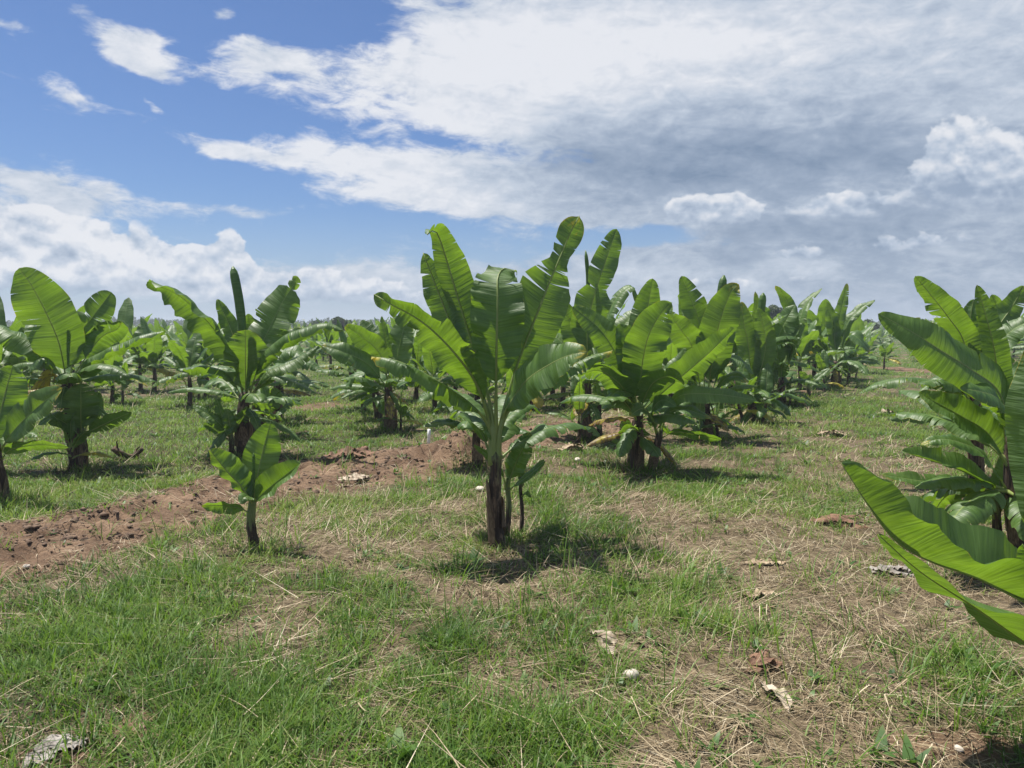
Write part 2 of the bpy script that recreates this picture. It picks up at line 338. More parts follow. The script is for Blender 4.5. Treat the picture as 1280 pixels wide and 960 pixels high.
def make_stem(P0, P1, r0, r1, seed=0, grn=1.0, n=22, sides=14, bulge=.16):
    mb = MB(); t = np.linspace(0, 1, n); P0 = np.array(P0, float); P1 = np.array(P1, float)
    P = P0[None] * (1 - t[:, None]) + P1[None] * t[:, None]
    r = np.random.default_rng(seed)
    P[:, 0] += .012 * np.sin(t * 5 + seed); P[:, 1] += .012 * np.sin(t * 4 + seed * 2)
    rad = r0 + (r1 - r0) * t ** .9; rad = rad * (1 + bulge * np.exp(-t * 9)) * (1 + .05 * np.sin(t * 26 + seed) * (t < .9))
    rad[-1] *= .55
    tube(mb, P, rad, sides, .07, seed, grn=grn); return mb
def make_sheath(P0, P1, r0, seed):
    r = np.random.default_rng(seed); mb = MB(); P0 = np.array(P0, float); P1 = np.array(P1, float)
    for k in range(5):
        a0 = r.uniform(0, 6.28); wd = r.uniform(.5, 1.1); h0 = r.uniform(0.02, .3); h1 = h0 + r.uniform(.3, .55); n, m_ = 9, 6; V = []; U = []
        fl = r.uniform(.05, .55); jag = r.uniform(-.05, .05, m_ + 1)
        for i in range(n + 1):
            t = i / n
            for j in range(m_ + 1):
                s = j / m_ - .5; h = h0 + (h1 - h0) * (t + jag[j] * t); th = a0 + s * wd * (1 - .82 * t ** 1.7) * 2
                rr = r0 * (1.06 + .10 * k / 5 + fl * max(0, t - .6) ** 1.3 + .05 * math.sin(7 * s + k)); c = P0 + (P1 - P0) * h
                V.append(c + np.array([rr * math.cos(th), rr * math.sin(th), -fl * .1 * max(0, t - .75)])); U.append((j / m_, t * 2 + k))
        q = m_ + 1
        mb.add(V, [(i * q + j, i * q + j + 1, (i + 1) * q + j + 1, (i + 1) * q + j) for i in range(n) for j in range(m_)], U)
    return mb

GROUP = 'banana plants in the plantation rows'
_seed = [100]
def ns():
    _seed[0] += 1; return _seed[0]
def add_leaf(root, base, pts, wref, hint, **kw):
    pts = np.asarray(pts, float) - base
    bl, rb = make_leaf(pts, wref, hint, seed=kw.pop('seed', ns()), **kw)
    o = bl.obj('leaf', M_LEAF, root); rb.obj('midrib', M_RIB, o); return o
def auto_leaf_pts(c, az, th0, dth, L, n=7):
    P = [np.array(c, float)]; d = np.array([math.cos(az), math.sin(az), 0])
    for i in range(n):
        th = th0 + dth * ((i + .5) / n) ** 1.5
        P.append(P[-1] + (d * math.sin(th) + np.array([0, 0, 1]) * math.cos(th)) * L / n)
    w = np.array([-math.sin(az), math.cos(az), 0]); return P, w, np.array([0, 0, 1.0]) - .6 * d
def auto_leaf(root, base, c, az, th0, dth, L, hw, **kw):
    P, w, h = auto_leaf_pts(c, az, R(th0), R(dth), L); roll = kw.pop('wroll', 0.0)
    if roll: w = w + np.array([0, 0, roll])
    return add_leaf(root, base, P, w, h, hw=hw, **kw)

BASES = []
def hero(name, label, base, crown, sw, leaves, extras=(), furled=(), grn=1.0, sheath=True, seed=1, top=None, cat='banana plant', base3=None, lift=0.0, group=GROUP, skirt=False, drop=0):
    """base, crown in photo pixels; leaves = list of (pixel points with depth offset, half width in pixels, roll, options)"""
    g = gp(*base) if base3 is None else np.array(base3, float); g[2] = hz(g[0], g[1]); Y = g[1]
    crown = (crown[0], crown[1] + drop)
    BASES.append((g[0], g[1], sw * g[1] / F)); root = empty(name, Vector(g), label, cat, group); c = at(crown[0], crown[1], Y)
    k = Y / F
    make_stem((0, 0, -.04), c - g + np.array([0, 0, .06]), sw * k * .74, sw * k * .5, seed, grn).obj('pseudostem', M_STEM, root)
    if sheath: make_sheath((0, 0, 0), c - g, sw * k * .74, seed + 7).obj('dry_sheath', M_DRY, root)
    for lf in leaves:
        px, hw, roll, op = lf; op = dict(op); see = op.pop('see', 't')
        P = np.array([at(p[0], p[1] + (drop if q_ == 0 else 0), Y + (p[2] if len(p) > 2 else 0)) for q_, p in enumerate(px)])
        i0 = 1 if len(P) > 3 else 0; T = norm(P[-1] - P[i0]); v = norm(P[len(P) // 2] - CAM)
        b = norm(np.cross(T, v)); e = norm(np.cross(T, b)); tc = -v
        ax = g - P[len(P) // 2]; ax[2] = 0; pref = np.array([0, 0, 1.0]) + .7 * norm(ax)
        best = None
        for s in (1, -1):
            w = math.cos(R(roll)) * b + s * math.sin(R(roll)) * e; nn = np.cross(w, T)
            want = tc if see == 't' else -tc
            if abs(roll) > 74: want = pref
            if np.dot(nn, want) < 0: nn = -nn
            q = np.dot(nn, pref)
            if best is None or q > best[0]: best = (q, w, want)
        wz = op.pop('wz', None)
        if wz is not None:
            w = best[1] if np.dot(best[1], v) > 0 else -best[1]; best = (0, w + np.array([0, 0, wz]), np.array([0, 0, 1.0]))
        op.setdefault('tip_age', float(rng.choice([0, 0, .15, .3, .42]))); op.setdefault('age', float(rng.uniform(0, .10)))
        if 'nicks' not in op and not op.get('tears') and 'tearlist' not in op: op['tearlist'] = [(float(rng.uniform(.2, .9)), int(rng.choice([-1, 1]))) for _ in range(int(rng.integers(1, 5)))]
        op.setdefault('nicks', 8); op.setdefault('N', 60)
        op.setdefault('rib', .0105 if hw * k > .08 else .007)
        add_leaf(root, g, P, best[1], best[2], hw=hw * k * 1.06, **op)
    for e in list(extras) + (ex(6, seed * 7 + 1, L=(.45, .8), hw=(.07, .12), th=(80, 118), dt=(25, 55), age=None, grav=.9) if skirt else []):
        e = dict(e); L = e.pop('L'); hw = e.pop('hw'); az = R(e.pop('az')); th = e.pop('th'); dt = e.pop('dt'); dz = e.pop('dz', -.03)
        auto_leaf(root, g, c + np.array([0, 0, dz]), az, th, dt, L, hw, **e)
    for fu in furled:
        pts, rpx = fu; P = np.array([at(p[0], p[1], Y + (p[2] if len(p) > 2 else 0)) for p in pts]) - g
        C, _ = spline(P, 24); t = np.linspace(0, 1, 24); rad = rpx * k * np.minimum(1, (.35 + 1.1 * t)) * np.where(t > .9, np.sqrt(np.maximum(.04, 1 - ((t - .9) / .1) ** 2)), 1)
        mb = MB(); tube(mb, C, rad, 9, .06, seed)
        mb.obj('furled_leaf', M_LEAF, root)
    return root
def ex(n, seed, L=(.7, 1.1), hw=(.12, .17), th=(45, 80), dt=(40, 75), az0=None, span=360, **kw):
    r = np.random.default_rng(seed); out = []
    for i in range(n):
        az = (az0 if az0 is not None else 0) + span * (i + r.uniform(-.3, .3)) / n
        d = dict(az=az, th=r.uniform(*th), dt=r.uniform(*dt), L=r.uniform(*L), hw=r.uniform(*hw), tears=int(r.integers(0, 9)), droop=r.uniform(45, 85), fold=r.uniform(5, 25), age=r.uniform(0, .16), grav=.5, dz=r.uniform(-.12, -.02))
        d.update({k: v for k, v in kw.items() if v is not None})
        if 'age' in kw and kw['age'] is None: d['age'] = float(r.choice([.05, .1, .18, .25, .85])); d['tears'] = int(r.integers(3, 10)); d['dz'] = r.uniform(-.25, -.05)
        out.append(d)
    return out
D = dict
# ------------------------------------------------------------------ the plants in front, one by one
hero('banana_plant', 'tall torn-leaved banana plant standing alone in front, with suckers at its foot', (622, 684), (617, 574), 14, [
    ([(618, 580), (618, 535), (606, 475, .05), (586, 415, .12), (566, 350, .14), (549, 296, .05), (540, 288, -.04), (534, 293, -.1)], 25, 30, D(fold=28, droop=20, rib=.019, see='u', b0=0.32, tearlist=[(.93, 0)])),
    ([(617, 580), (616, 535), (598, 480, .1), (572, 425, .2), (548, 365, .28), (529, 316, .3)], 23, 25, D(fold=12, droop=30, rib=.019, see='u', b0=0.34)),
    ([(618, 580), (620, 535), (620, 480, -.06), (621, 420, -.12), (622, 372, -.12), (622, 348, -.04), (630, 336, .1), (646, 340, .2)], 32, 0, D(rib=.019, see='u', fold=16, droop=30, b0=0.36, tears=5, sway=22, tdepth=.6, ripple=.1, prof=[(0, 1), (.6, 1), (.75, .85), (1, .8)])),
    ([(621, 580), (626, 530), (645, 460, .05), (668, 400, .1), (690, 345, .18), (704, 312, .25), (713, 291, .28), (724, 270, .3)], 34, 16, D(rib=.019, see='u', fold=12, droop=30, b0=0.34, tearlist=[(.6, 1), (.64, -1), (.8, 1)], sway=24, tdepth=.9, prof=[(0, 1), (.5, 1), (.6, .75), (.68, .42), (.74, .42), (.8, .62), (.9, 1.0), (1, 1.2)])),
    ([(615, 580), (612, 530), (597, 482, -.1), (570, 443, -.22), (540, 412, -.3), (515, 394, -.32), (490, 381, -.3), (468, 368, -.25)], 25, 36, D(rib=.019, see='u', fold=14, droop=60, b0=0.30, tears=2, sway=25, ripple=.12, tearlist=[(.62, 0)], prof=[(0, 1), (.55, 1), (.62, .8), (.7, .85), (1, 1)])),
    ([(616, 580), (613, 535), (590, 506, -.12), (555, 481, -.22), (520, 461, -.28), (490, 449, -.28), (464, 446, -.2)], 25, 80, D(rib=.019, fold=0, droop=80, tears=13, grav=1.1, sway=16, tip_age=.62, b0=0.32, tdepth=.8)),
    ([(620, 580), (624, 530), (640, 500, -.1), (660, 474, -.25), (690, 454, -.4), (715, 443, -.5), (734, 440, -.55)], 27, 42, D(rib=.019, see='t', fold=15, droop=40, b0=0.32, ripple=.08, tears=2, sway=10)),
    ([(621, 580), (626, 532), (650, 494, .0), (690, 468, .1), (730, 448, .15), (766, 438, .2)], 24, 78, D(rib=.019, fold=5, droop=75, tears=15, grav=.9, sway=12, tip_age=.5, b0=0.32)),
    ([(620, 580), (625, 538), (645, 514, .15), (664, 506, .25), (678, 518, .3)], 11, 60, D(fold=10, droop=70, tears=3)),
    ([(616, 580), (613, 538), (585, 512, .2), (560, 500, .35), (540, 515, .4)], 14, 60, D(fold=10, droop=60, tears=3)),
], extras=[D(az=75, th=40, dt=60, L=1.0, hw=.15, tears=6, grav=.6), D(az=130, th=30, dt=70, L=1.0, hw=.15, tears=4, grav=.5), D(az=30, th=55, dt=55, L=.9, hw=.14, tears=8, grav=.7)], seed=3, grn=.62)
hero('banana_sucker', 'small green sucker touching the foot of the tall front banana plant', (634, 672), (634, 608), 6, [
    ([(634, 612), (641, 588, -.04), (652, 563, -.08), (663, 541, -.1)], 14, 12, D(see='t', b0=.2)),
    ([(634, 614), (647, 604, -.05), (664, 592, -.08), (682, 576, -.1)], 7, 55, D(b0=.2)),
    ([(633, 612), (628, 592, -.05), (613, 572, -.08), (592, 556, -.1)], 7, 50, D(b0=.25)),
    ([(634, 612), (636, 590, .02), (640, 572, .05), (645, 558, .05)], 6, 40, D(b0=.2))], seed=5, grn=1.1, sheath=False, cat='banana sucker', group='banana suckers')
hero('banana_sucker', 'thin dark-stemmed sucker just right of the tall front banana plant', (650, 668), (652, 606), 4, [
    ([(652, 608), (658, 596), (668, 588, .05), (680, 574, .1)], 6, 40, D(b0=.2)),
    ([(652, 608), (651, 592), (648, 580, .05)], 5, 20, D(b0=.2)),
    ([(652, 620), (658, 616, -.05), (664, 622, -.08)], 3, 30, D())], seed=6, grn=.6, sheath=False, cat='banana sucker', group='banana suckers')
hero('banana_plant', 'young knee-high banana plant with five bright leaves beside the bare soil strip', (318, 686), (315, 634), 9.5, [
    ([(316, 630), (320, 604, .04), (328, 567, .1), (338, 528, .1)], 22, 6, D(see='t', b0=.05, fold=12, droop=20, ripple=.03)),
    ([(314, 627), (302, 608, -.02), (283, 588, -.05), (262, 562, -.08)], 20, 30, D(see='u', b0=.05, fold=44, droop=18, nicks=2, ripple=.03)),
    ([(318, 627), (334, 612, -.04), (354, 596, -.08), (376, 579, -.1)], 19, 32, D(see='t', b0=.05, fold=44, droop=22, nicks=2, ripple=.03)),
    ([(314, 643), (302, 636, -.05), (280, 632, -.1), (252, 632, -.12)], 11, 45, D(see='u', b0=.18, fold=5, droop=60, tip_age=.5)),
    ([(316, 630), (312, 621, -.06), (305, 622, -.12), (301, 630, -.15)], 8, 20, D(see='t', b0=.15))], furled=[([(316, 628), (317, 595), (317, 566)], 1.8)], seed=8, grn=1.1, sheath=False)
hero('banana_plant', 'banana plant with one huge upright sunlit leaf at the left edge of the field', (99, 584), (83, 460), 13, [
    ([(83, 462), (74, 430, -.1), (58, 392, -.2), (40, 358, -.3), (24, 335, -.35)], 30, 4, D(see='u', b0=.1, fold=10, droop=20, ripple=.03)),
    ([(87, 460), (97, 424, .1), (116, 396, .18), (128, 380, .22), (139, 365, .25)], 21, 15, D(see='t', b0=.14, tearlist=[(.62, 0)], sway=20, tdepth=.95, prof=[(0, 1), (.55, .9), (.62, .5), (.68, 1.0), (1, 1.3)])),
    ([(90, 458), (124, 424, .2), (146, 412, .25), (152, 402, .2)], 17, 20, D(see='u', b0=.3)),
    ([(88, 465), (112, 449, -.1), (150, 430, -.18), (185, 417, -.2), (206, 414, -.2)], 17, 80, D(fold=5, droop=75, b0=.12, ripple=.05)),
    ([(80, 460), (52, 437, -.1), (22, 420, -.2), (-5, 409, -.25), (-32, 408, -.25)], 22, 55, D(see='t', fold=5, droop=70, b0=.15)),
    ([(90, 467), (114, 457, -.25), (140, 457, -.4), (162, 470, -.45)], 16, 75, D(fold=5, droop=70, b0=.15, tears=3)),
    ([(80, 465), (62, 449, -.2), (46, 450, -.3), (36, 466, -.35)], 15, 75, D(fold=5, droop=75, tears=4)),
    ([(80, 468), (64, 470, -.1), (50, 484, -.2), (42, 506, -.22)], 10, 30, D(see='t', age=.75, tears=6, grav=.8)),
    ([(92, 466), (115, 462, .2), (136, 466, .3), (158, 480, .35)], 14, 60, D(droop=70, tears=5)),
], extras=ex(5, 41, L=(.7, 1.0)), furled=[([(84, 460), (80, 400), (77, 376)], 2.2)], seed=10, drop=14, skirt=True, grn=.4)
hero('banana_sucker', 'dark broad-leaved sucker in front of the huge-leaved plant at left', (104, 586), (103, 540), 7, [
    ([(102, 541), (101, 530, -.05), (101, 508, -.12), (101, 479, -.15)], 20, 4, D(see='u', b0=.1)),
    ([(105, 543), (122, 534, -.05), (143, 524, -.1), (164, 515, -.12)], 11, 35, D(see='u', b0=.12)),
    ([(101, 546), (86, 532, -.05), (66, 522, -.1), (48, 530, -.12)], 13, 50, D(b0=.1)),
    ([(105, 540), (113, 520, .1), (120, 500, .15), (122, 490, .15)], 11, 20, D(see='u'))], seed=12, grn=.8, sheath=True, cat='banana sucker', group='banana suckers')
hero('banana_plant', 'banana plant cut off by the left edge, with a low leaf over the grass', (2, 629), (-2, 560), 10, [
    ([(-2, 562), (-2, 530), (6, 493, .05), (16, 457, .08)], 25, 8, D(see='t', b0=.12, fold=8, droop=25)),
    ([(0, 562), (20, 535, -.1), (48, 508, -.15), (78, 485, -.2)], 20, 38, D(see='t', b0=.12, fold=30, droop=45, tears=2)),
    ([(2, 574), (14, 562, -.1), (48, 556, -.15), (86, 559, -.18)], 9, 45, D(see='u', b0=.12, tearlist=[(.45, 0)])),
    ([(0, 565), (10, 545, .15), (25, 540, .25), (48, 545, .3)], 14, 60, D(droop=60)),
    ([(-4, 562), (-30, 520, .1), (-60, 490, .2)], 24, 20, D(see='u'))], extras=ex(3, 44, az0=150, span=200), seed=13, grn=.4)
hero('banana_plant', 'spreading banana plant with a furled central spike behind the knee-high young plant', (304, 572), (306, 486), 13, [
    ([(304, 482), (293, 452, -.1), (274, 420, -.2), (250, 392, -.3), (220, 367, -.35), (184, 352, -.35)], 26, 62, D(see='u', b0=.12, fold=15, droop=85, tears=3, sway=8, ripple=.12)),
    ([(304, 478), (297, 440, .1), (286, 405, .2), (271, 374, .25)], 12, 20, D(see='u', b0=.15)),
    ([(311, 478), (321, 445, .1), (338, 408, .2), (354, 376, .28), (368, 354, .3), (366, 345, .3)], 25, 22, D(see='t', b0=.16, fold=12, droop=35, tears=2, tearlist=[(.86, 0), (.93, 1)], prof=[(0, 1), (.8, 1), (.86, .45), (.92, .75), (1, 1)], sway=18)),
    ([(312, 482), (328, 446, -.1), (354, 421, -.2), (385, 408, -.3), (410, 404, -.32), (430, 413, -.35)], 19, 82, D(fold=0, droop=95, b0=.14, tears=3, sway=6)),
    ([(307, 485), (307, 462, -.1), (307, 436, -.2), (307, 412, -.24)], 26, 3, D(see='u', b0=.1, tears=12, sway=26, fold=20, droop=45)),
    ([(303, 488), (286, 468, -.1), (257, 458, -.2), (222, 461, -.25)], 17, 76, D(fold=0, droop=70, tears=5, b0=.16, sway=8)),
    ([(312, 486), (334, 466, .0), (365, 452, .05), (398, 432, .1)], 15, 62, D(see='t', fold=5, droop=60, tears=9)),
    ([(312, 488), (338, 471, -.2), (368, 477, -.3), (397, 492, -.35)], 12, 78, D(fold=10, droop=50, tears=12, grav=.8)),
    ([(300, 490), (280, 476, .2), (262, 478, .3), (250, 492, .3)], 13, 70, D(droop=70, tears=5)),
    ([(308, 480), (314, 440, .2), (313, 410, .3), (310, 392, .3)], 14, 10, D(see='u')),
], extras=ex(4, 47, az0=20), furled=[([(307, 480), (304, 425), (299, 378), (291, 333)], 5.5)], seed=14, drop=10, skirt=True, grn=.5)
hero('banana_plant', 'second dark banana stem behind the spreading plant with the furled spike', (323, 546), (322, 478), 9, [
    ([(324, 520), (330, 507, -.1), (340, 497, -.12), (350, 488, -.1)], 15, 15, D(see='u', b0=.1)),
    ([(322, 480), (340, 450), (362, 438), (385, 446)], 14, 60, D(tears=6, droop=60)),
    ([(322, 480), (326, 440), (334, 412), (345, 400)], 14, 25, D(see='t'))], extras=ex(4, 48), seed=15, skirt=True, grn=.3)
hero('banana_plant', 'dark banana stem with ragged leaves just right of the plant with the furled spike', (346, 527), (346, 478), 8, [
    ([(346, 480), (360, 460), (380, 452), (402, 462)], 14, 60, D(tears=9, droop=60)),
    ([(346, 480), (352, 450), (362, 425), (378, 410)], 13, 30, D(see='t'))], extras=ex(5, 49), seed=16, skirt=True, grn=.3)
hero('banana_sucker', 'leafy sucker at the left foot of the plant with the furled spike', (292, 574), (287, 545), 5.5, [
    ([(287, 547), (275, 530, -.05), (260, 518, -.08), (241, 507, -.1)], 8, 35, D(see='t')),
    ([(287, 546), (281, 530), (276, 515), (271, 499)], 8, 25, D(see='u')),
    ([(287, 547), (288, 535, -.08), (286, 524, -.1), (284, 511, -.1)], 8, 10, D(see='t')),
    ([(286, 550), (278, 543, -.1), (268, 536, -.14), (254, 530, -.16)], 7, 40, D(see='u')),
    ([(288, 547), (297, 530), (306, 517), (309, 508)], 9, 30, D(see='u'))], seed=17, grn=.9, sheath=False, cat='banana sucker', group='banana suckers')
hero('banana_plant', 'banana plant with a thick dark stem standing in grass behind the dug soil heap', (489, 537), (486, 478), 10, [
    ([(487, 474), (476, 444, -.1), (452, 421, -.2), (431, 407, -.25)], 15, 25, D(see='u', b0=.15)),
    ([(484, 476), (461, 456, -.2), (432, 441, -.35), (402, 432, -.4)], 15, 35, D(see='t', b0=.15, tears=3)),
    ([(486, 474), (472, 435, .1), (452, 400, .2)], 13, 15, D(see='t')),
    ([(487, 470), (483, 435), (477, 395)], 7, 30, D(see='u')),
    ([(490, 472), (499, 435, .1), (508, 396, .2)], 16, 10, D(see='t')),
    ([(482, 482), (465, 468, -.1), (445, 470, -.2), (432, 484, -.25)], 15, 70, D(tears=6, droop=75)),
    ([(492, 478), (508, 462), (522, 470), (532, 488)], 13, 70, D(tears=6, droop=75, age=.2)),
], extras=ex(6, 51, L=(.8, 1.1)), seed=20, drop=8, skirt=True, grn=.2)
hero('banana_plant', 'leaning dark banana stem left of the thick-stemmed plant behind the soil heap', (474, 526), (468, 480), 7, [
    ([(468, 482), (455, 470), (440, 472), (428, 486)], 12, 65, D(tears=5, droop=65))], extras=ex(5, 52, L=(.7, 1.0)), seed=21, skirt=True, grn=.2)
hero('banana_plant', 'low banana plant half hidden behind the tall front plant, drooping leaves to its left', (598, 583), (594, 535), 9, [
    ([(593, 537), (580, 514, -.1), (563, 504, -.2), (546, 508, -.25)], 12, 50, D(see='t')),
    ([(592, 540), (576, 530, -.1), (556, 528, -.2), (528, 533, -.25)], 8, 60, D(see='t')),
    ([(593, 534), (572, 497, -.1), (546, 486, -.15), (522, 502, -.2)], 15, 55, D(see='t', droop=60)),
    ([(593, 537), (580, 520, .1), (570, 518, .1), (560, 530, .1)], 10, 60, D(see='u'))], extras=ex(4, 53, L=(.5, .8)), seed=22, grn=.4)
hero('banana_plant', 'tall banana plant with a curved upright leaf and grey spike behind the tall front plant', (733, 549), (735, 482), 9.5, [
    ([(737, 478), (734, 425, -.1), (737, 392, -.12), (749, 350, -.1), (761, 315, -.05), (771, 286)], 20, 12, D(see='u', b0=.2, fold=15, droop=30, tearlist=[(.5, 0), (.82, 1)], sway=12, prof=[(0, 1.15), (.4, 1.1), (.5, .62), (.6, .85), (.8, 1), (1, 1.1)])),
    ([(733, 478), (723, 432), (713, 402), (697, 374)], 17, 20, D(see='u')),
    ([(740, 478), (751, 425, .1), (768, 377, .15), (789, 358, .15), (800, 384, .15)], 15, 60, D(tears=12, droop=60, grav=.7)),
    ([(735, 480), (712, 440, .2), (690, 420, .3), (664, 428, .35)], 18, 50, D(tears=7, droop=60)),
    ([(737, 480), (760, 440, .2), (785, 400, .3), (806, 385, .3)], 17, 40, D(see='t', tears=3)),
    ([(735, 482), (714, 462), (690, 462), (670, 482)], 15, 70, D(tears=8, droop=60)),
    ([(735, 482), (748, 455), (765, 455), (778, 478)], 15, 70, D(tears=8, droop=60)),
], extras=ex(5, 55, L=(.9, 1.2), az0=40), furled=[([(735, 470), (735, 400), (735, 350), (732, 313)], 2.6)], seed=25, skirt=True, grn=.1)
hero('banana_sucker', 'narrow sucker at the right foot of the plant with the grey spike', (748, 549), (750, 510), 5.5, [
    ([(750, 512), (748, 500), (746, 488), (745, 478)], 6, 20, D(see='u')),
    ([(750, 512), (756, 498), (763, 488), (771, 482)], 7, 30, D(see='u')),
    ([(750, 516), (744, 510), (738, 512), (734, 522)], 5, 40, D())], extras=ex(2, 56, L=(.3, .4), hw=(.05, .07)), seed=26, grn=.2, sheath=False, cat='banana sucker', group='banana suckers')
hero('banana_plant', 'bushy banana plant on two stems right of the soil strip, rear stem', (796, 587), (797, 515), 11, [
    ([(795, 512), (776, 455, -.1), (751, 413, -.2), (716, 383, -.25)], 18, 22, D(see='t', b0=.18, fold=10, droop=30)),
    ([(797, 512), (801, 462, .1), (804, 415, .2), (810, 382, .22), (816, 348, .2)], 20, 10, D(see='u', b0=.22, fold=15, droop=20)),
    ([(799, 512), (801, 470, -.2), (809, 425, -.35), (824, 395, -.4), (840, 378, -.4)], 25, 12, D(see='u', b0=.16, tears=4, sway=16, fold=15, droop=40)),
    ([(796, 512), (790, 465, -.1), (784, 430, -.15), (775, 404, -.15)], 17, 15, D(see='t', b0=.18, tears=2)),
    ([(800, 516), (824, 494, -.1), (850, 472, -.2), (886, 441, -.25), (918, 410, -.25)], 20, 42, D(see='u', b0=.12, fold=30, droop=30)),
    ([(800, 514), (830, 477, .1), (850, 452, .15), (857, 435, .15)], 13, 25, D(see='t')),
    ([(797, 516), (785, 493, -.15), (770, 490, -.25), (752, 512, -.3)], 16, 65, D(droop=70, tears=4)),
    ([(796, 512), (775, 480, -.2), (748, 463, -.3), (722, 470, -.35)], 18, 50, D(see='u', droop=50)),
    ([(798, 514), (815, 480, -.3), (838, 470, -.4), (856, 480, -.45)], 16, 55, D(see='u', droop=50, tears=3)),
], extras=ex(5, 57, L=(.7, 1.0), az0=10), seed=28, skirt=True, grn=.5)
hero('banana_plant', 'bushy banana plant on two stems right of the soil strip, shorter leaning front stem', (814, 588), (824, 542), 8, [
    ([(824, 544), (836, 512, -.1), (852, 494, -.2), (896, 493, -.3), (946, 500, -.32)], 12.5, 38, D(see='t', b0=.2, fold=5, droop=25, ripple=.02)),
    ([(822, 544), (832, 518, -.15), (856, 512, -.25), (890, 523, -.3)], 11, 55, D(see='t')),
    ([(820, 544), (813, 520, -.2), (802, 511, -.3), (787, 520, -.35)], 12, 45, D(see='t', age=.15, tip_age=.35)),
    ([(822, 550), (842, 540, -.05), (866, 542, -.1), (902, 550, -.1)], 10, 60, D(see='u', tears=3, droop=60)),
    ([(822, 544), (815, 515, -.15), (828, 500, -.25), (846, 508, -.3)], 12, 45, D(see='t')),
    ([(822, 546), (800, 540), (784, 536), (770, 548)], 8, 50, D(see='u'))], seed=29, grn=.6)
hero('banana_sucker', 'single-leaf sucker at the left foot of the bushy two-stemmed banana plant', (786, 580), (785, 560), 4, [
    ([(785, 562), (784, 552, -.02), (783, 537, -.05), (781, 522, -.05)], 9, 8, D(see='t', b0=.15)),
    ([(785, 564), (776, 556, -.05), (764, 548, -.08), (750, 546, -.1)], 5, 50, D(see='t'))], seed=30, grn=1, sheath=False, cat='banana sucker', group='banana suckers')
hero('banana_plant', 'banana plant with two upright leaves and a furled tip right of the bushy plant', (884, 549), (882, 482), 9.5, [
    ([(880, 478), (880, 440, .05), (873, 400, .1), (861, 366, .12), (852, 345, .1)], 17, 8, D(see='t', b0=.22, fold=8, droop=20)),
    ([(884, 478), (893, 432, -.2), (902, 395, -.3), (914, 365, -.35), (924, 356, -.35)], 22, 8, D(see='u', b0=.16, fold=14, droop=30, tears=2)),
    ([(878, 478), (866, 436, -.1), (851, 412, -.2), (836, 390, -.25)], 19, 18, D(see='u')),
    ([(880, 482), (860, 462), (840, 460), (822, 478)], 16, 65, D(droop=70, tears=4)),
    ([(886, 480), (905, 452, -.1), (925, 450, -.2), (942, 468, -.25)], 14, 65, D(droop=70, tears=6)),
    ([(884, 486), (904, 476, -.1), (922, 470, -.15), (936, 478, -.2)], 11, 55, D(see='t', age=.2, tears=7)),
], extras=ex(6, 59, L=(.8, 1.1), az0=15), furled=[([(888, 478), (895, 420), (901, 370), (905, 344)], 5.5)], seed=31, drop=20, skirt=True, grn=.2)
hero('banana_plant', 'banana plant with a bright upright leaf in the middle of the right row', (940, 527), (941, 472), 8.5, [
    ([(940, 470), (936, 435), (930, 405), (927, 377)], 14, 5, D(see='u', b0=.1)),
    ([(943, 470), (957, 434, -.1), (952, 402, -.15), (947, 385, -.15)], 13, 15, D(see='u')),
    ([(942, 470), (945, 420, .1), (946, 385, .15), (944, 364, .15)], 8, 35, D(see='u')),
    ([(942, 500), (948, 493, -.1), (955, 487, -.12), (963, 480, -.12)], 10, 30, D(see='u')),
], extras=ex(7, 61, L=(.8, 1.1)), furled=[([(943, 466), (950, 405), (954, 366)], 4.5)], seed=33, drop=22, skirt=True, grn=.2)
hero('banana_plant', 'banana plant in the right row with two finely shredded leaves reaching left', (977, 506), (976, 455), 8, [
    ([(978, 455), (992, 428, -.1), (975, 422, -.3), (945, 430, -.5), (905, 446, -.6)], 13, 80, D(fold=10, droop=65, tears=16, grav=.6, sway=8)),
    ([(978, 456), (990, 436, -.2), (972, 430, -.4), (942, 440, -.6), (905, 458, -.7)], 13, 80, D(fold=10, droop=60, tears=16, grav=.6, sway=8)),
    ([(976, 452), (972, 428), (984, 398), (994, 381)], 15, 20, D(see='t')),
    ([(978, 452), (990, 405, .2), (983, 376, .3), (969, 357, .3)], 10, 25, D(see='u', tears=2)),
    ([(980, 452), (998, 405, .2), (1010, 376, .3), (1028, 360, .3)], 10, 50, D(tears=10, grav=.7)),
], extras=ex(7, 63, L=(.8, 1.15)), seed=35, drop=20, skirt=True, grn=.2)
hero('banana_plant', 'wide-based dark clump of banana stems near the end of the right row', (1044, 483), (1044, 444), 8.5, [
    ([(1045, 442), (1048, 405), (1054, 377), (1059, 354)], 7.5, 25, D(see='u')),
    ([(1045, 442), (1042, 412), (1034, 377)], 8, 15, D(see='u')),
    ([(1048, 442), (1058, 407), (1075, 386), (1094, 375)], 8, 40, D(tears=4)),
    ([(1042, 442), (1022, 424, -.3), (1002, 426, -.5), (986, 440, -.6)], 13, 60, D(tears=4)),
    ([(1040, 442), (1020, 412, -.2), (1006, 405, -.3), (992, 412, -.4)], 12, 50, D(see='t')),
    ([(1048, 442), (1062, 420, -.3), (1075, 425, -.5), (1088, 440, -.5)], 11, 60, D()),
], extras=ex(9, 65, L=(1.0, 1.5), hw=(.15, .22)), seed=37, drop=10, skirt=True, grn=.1)
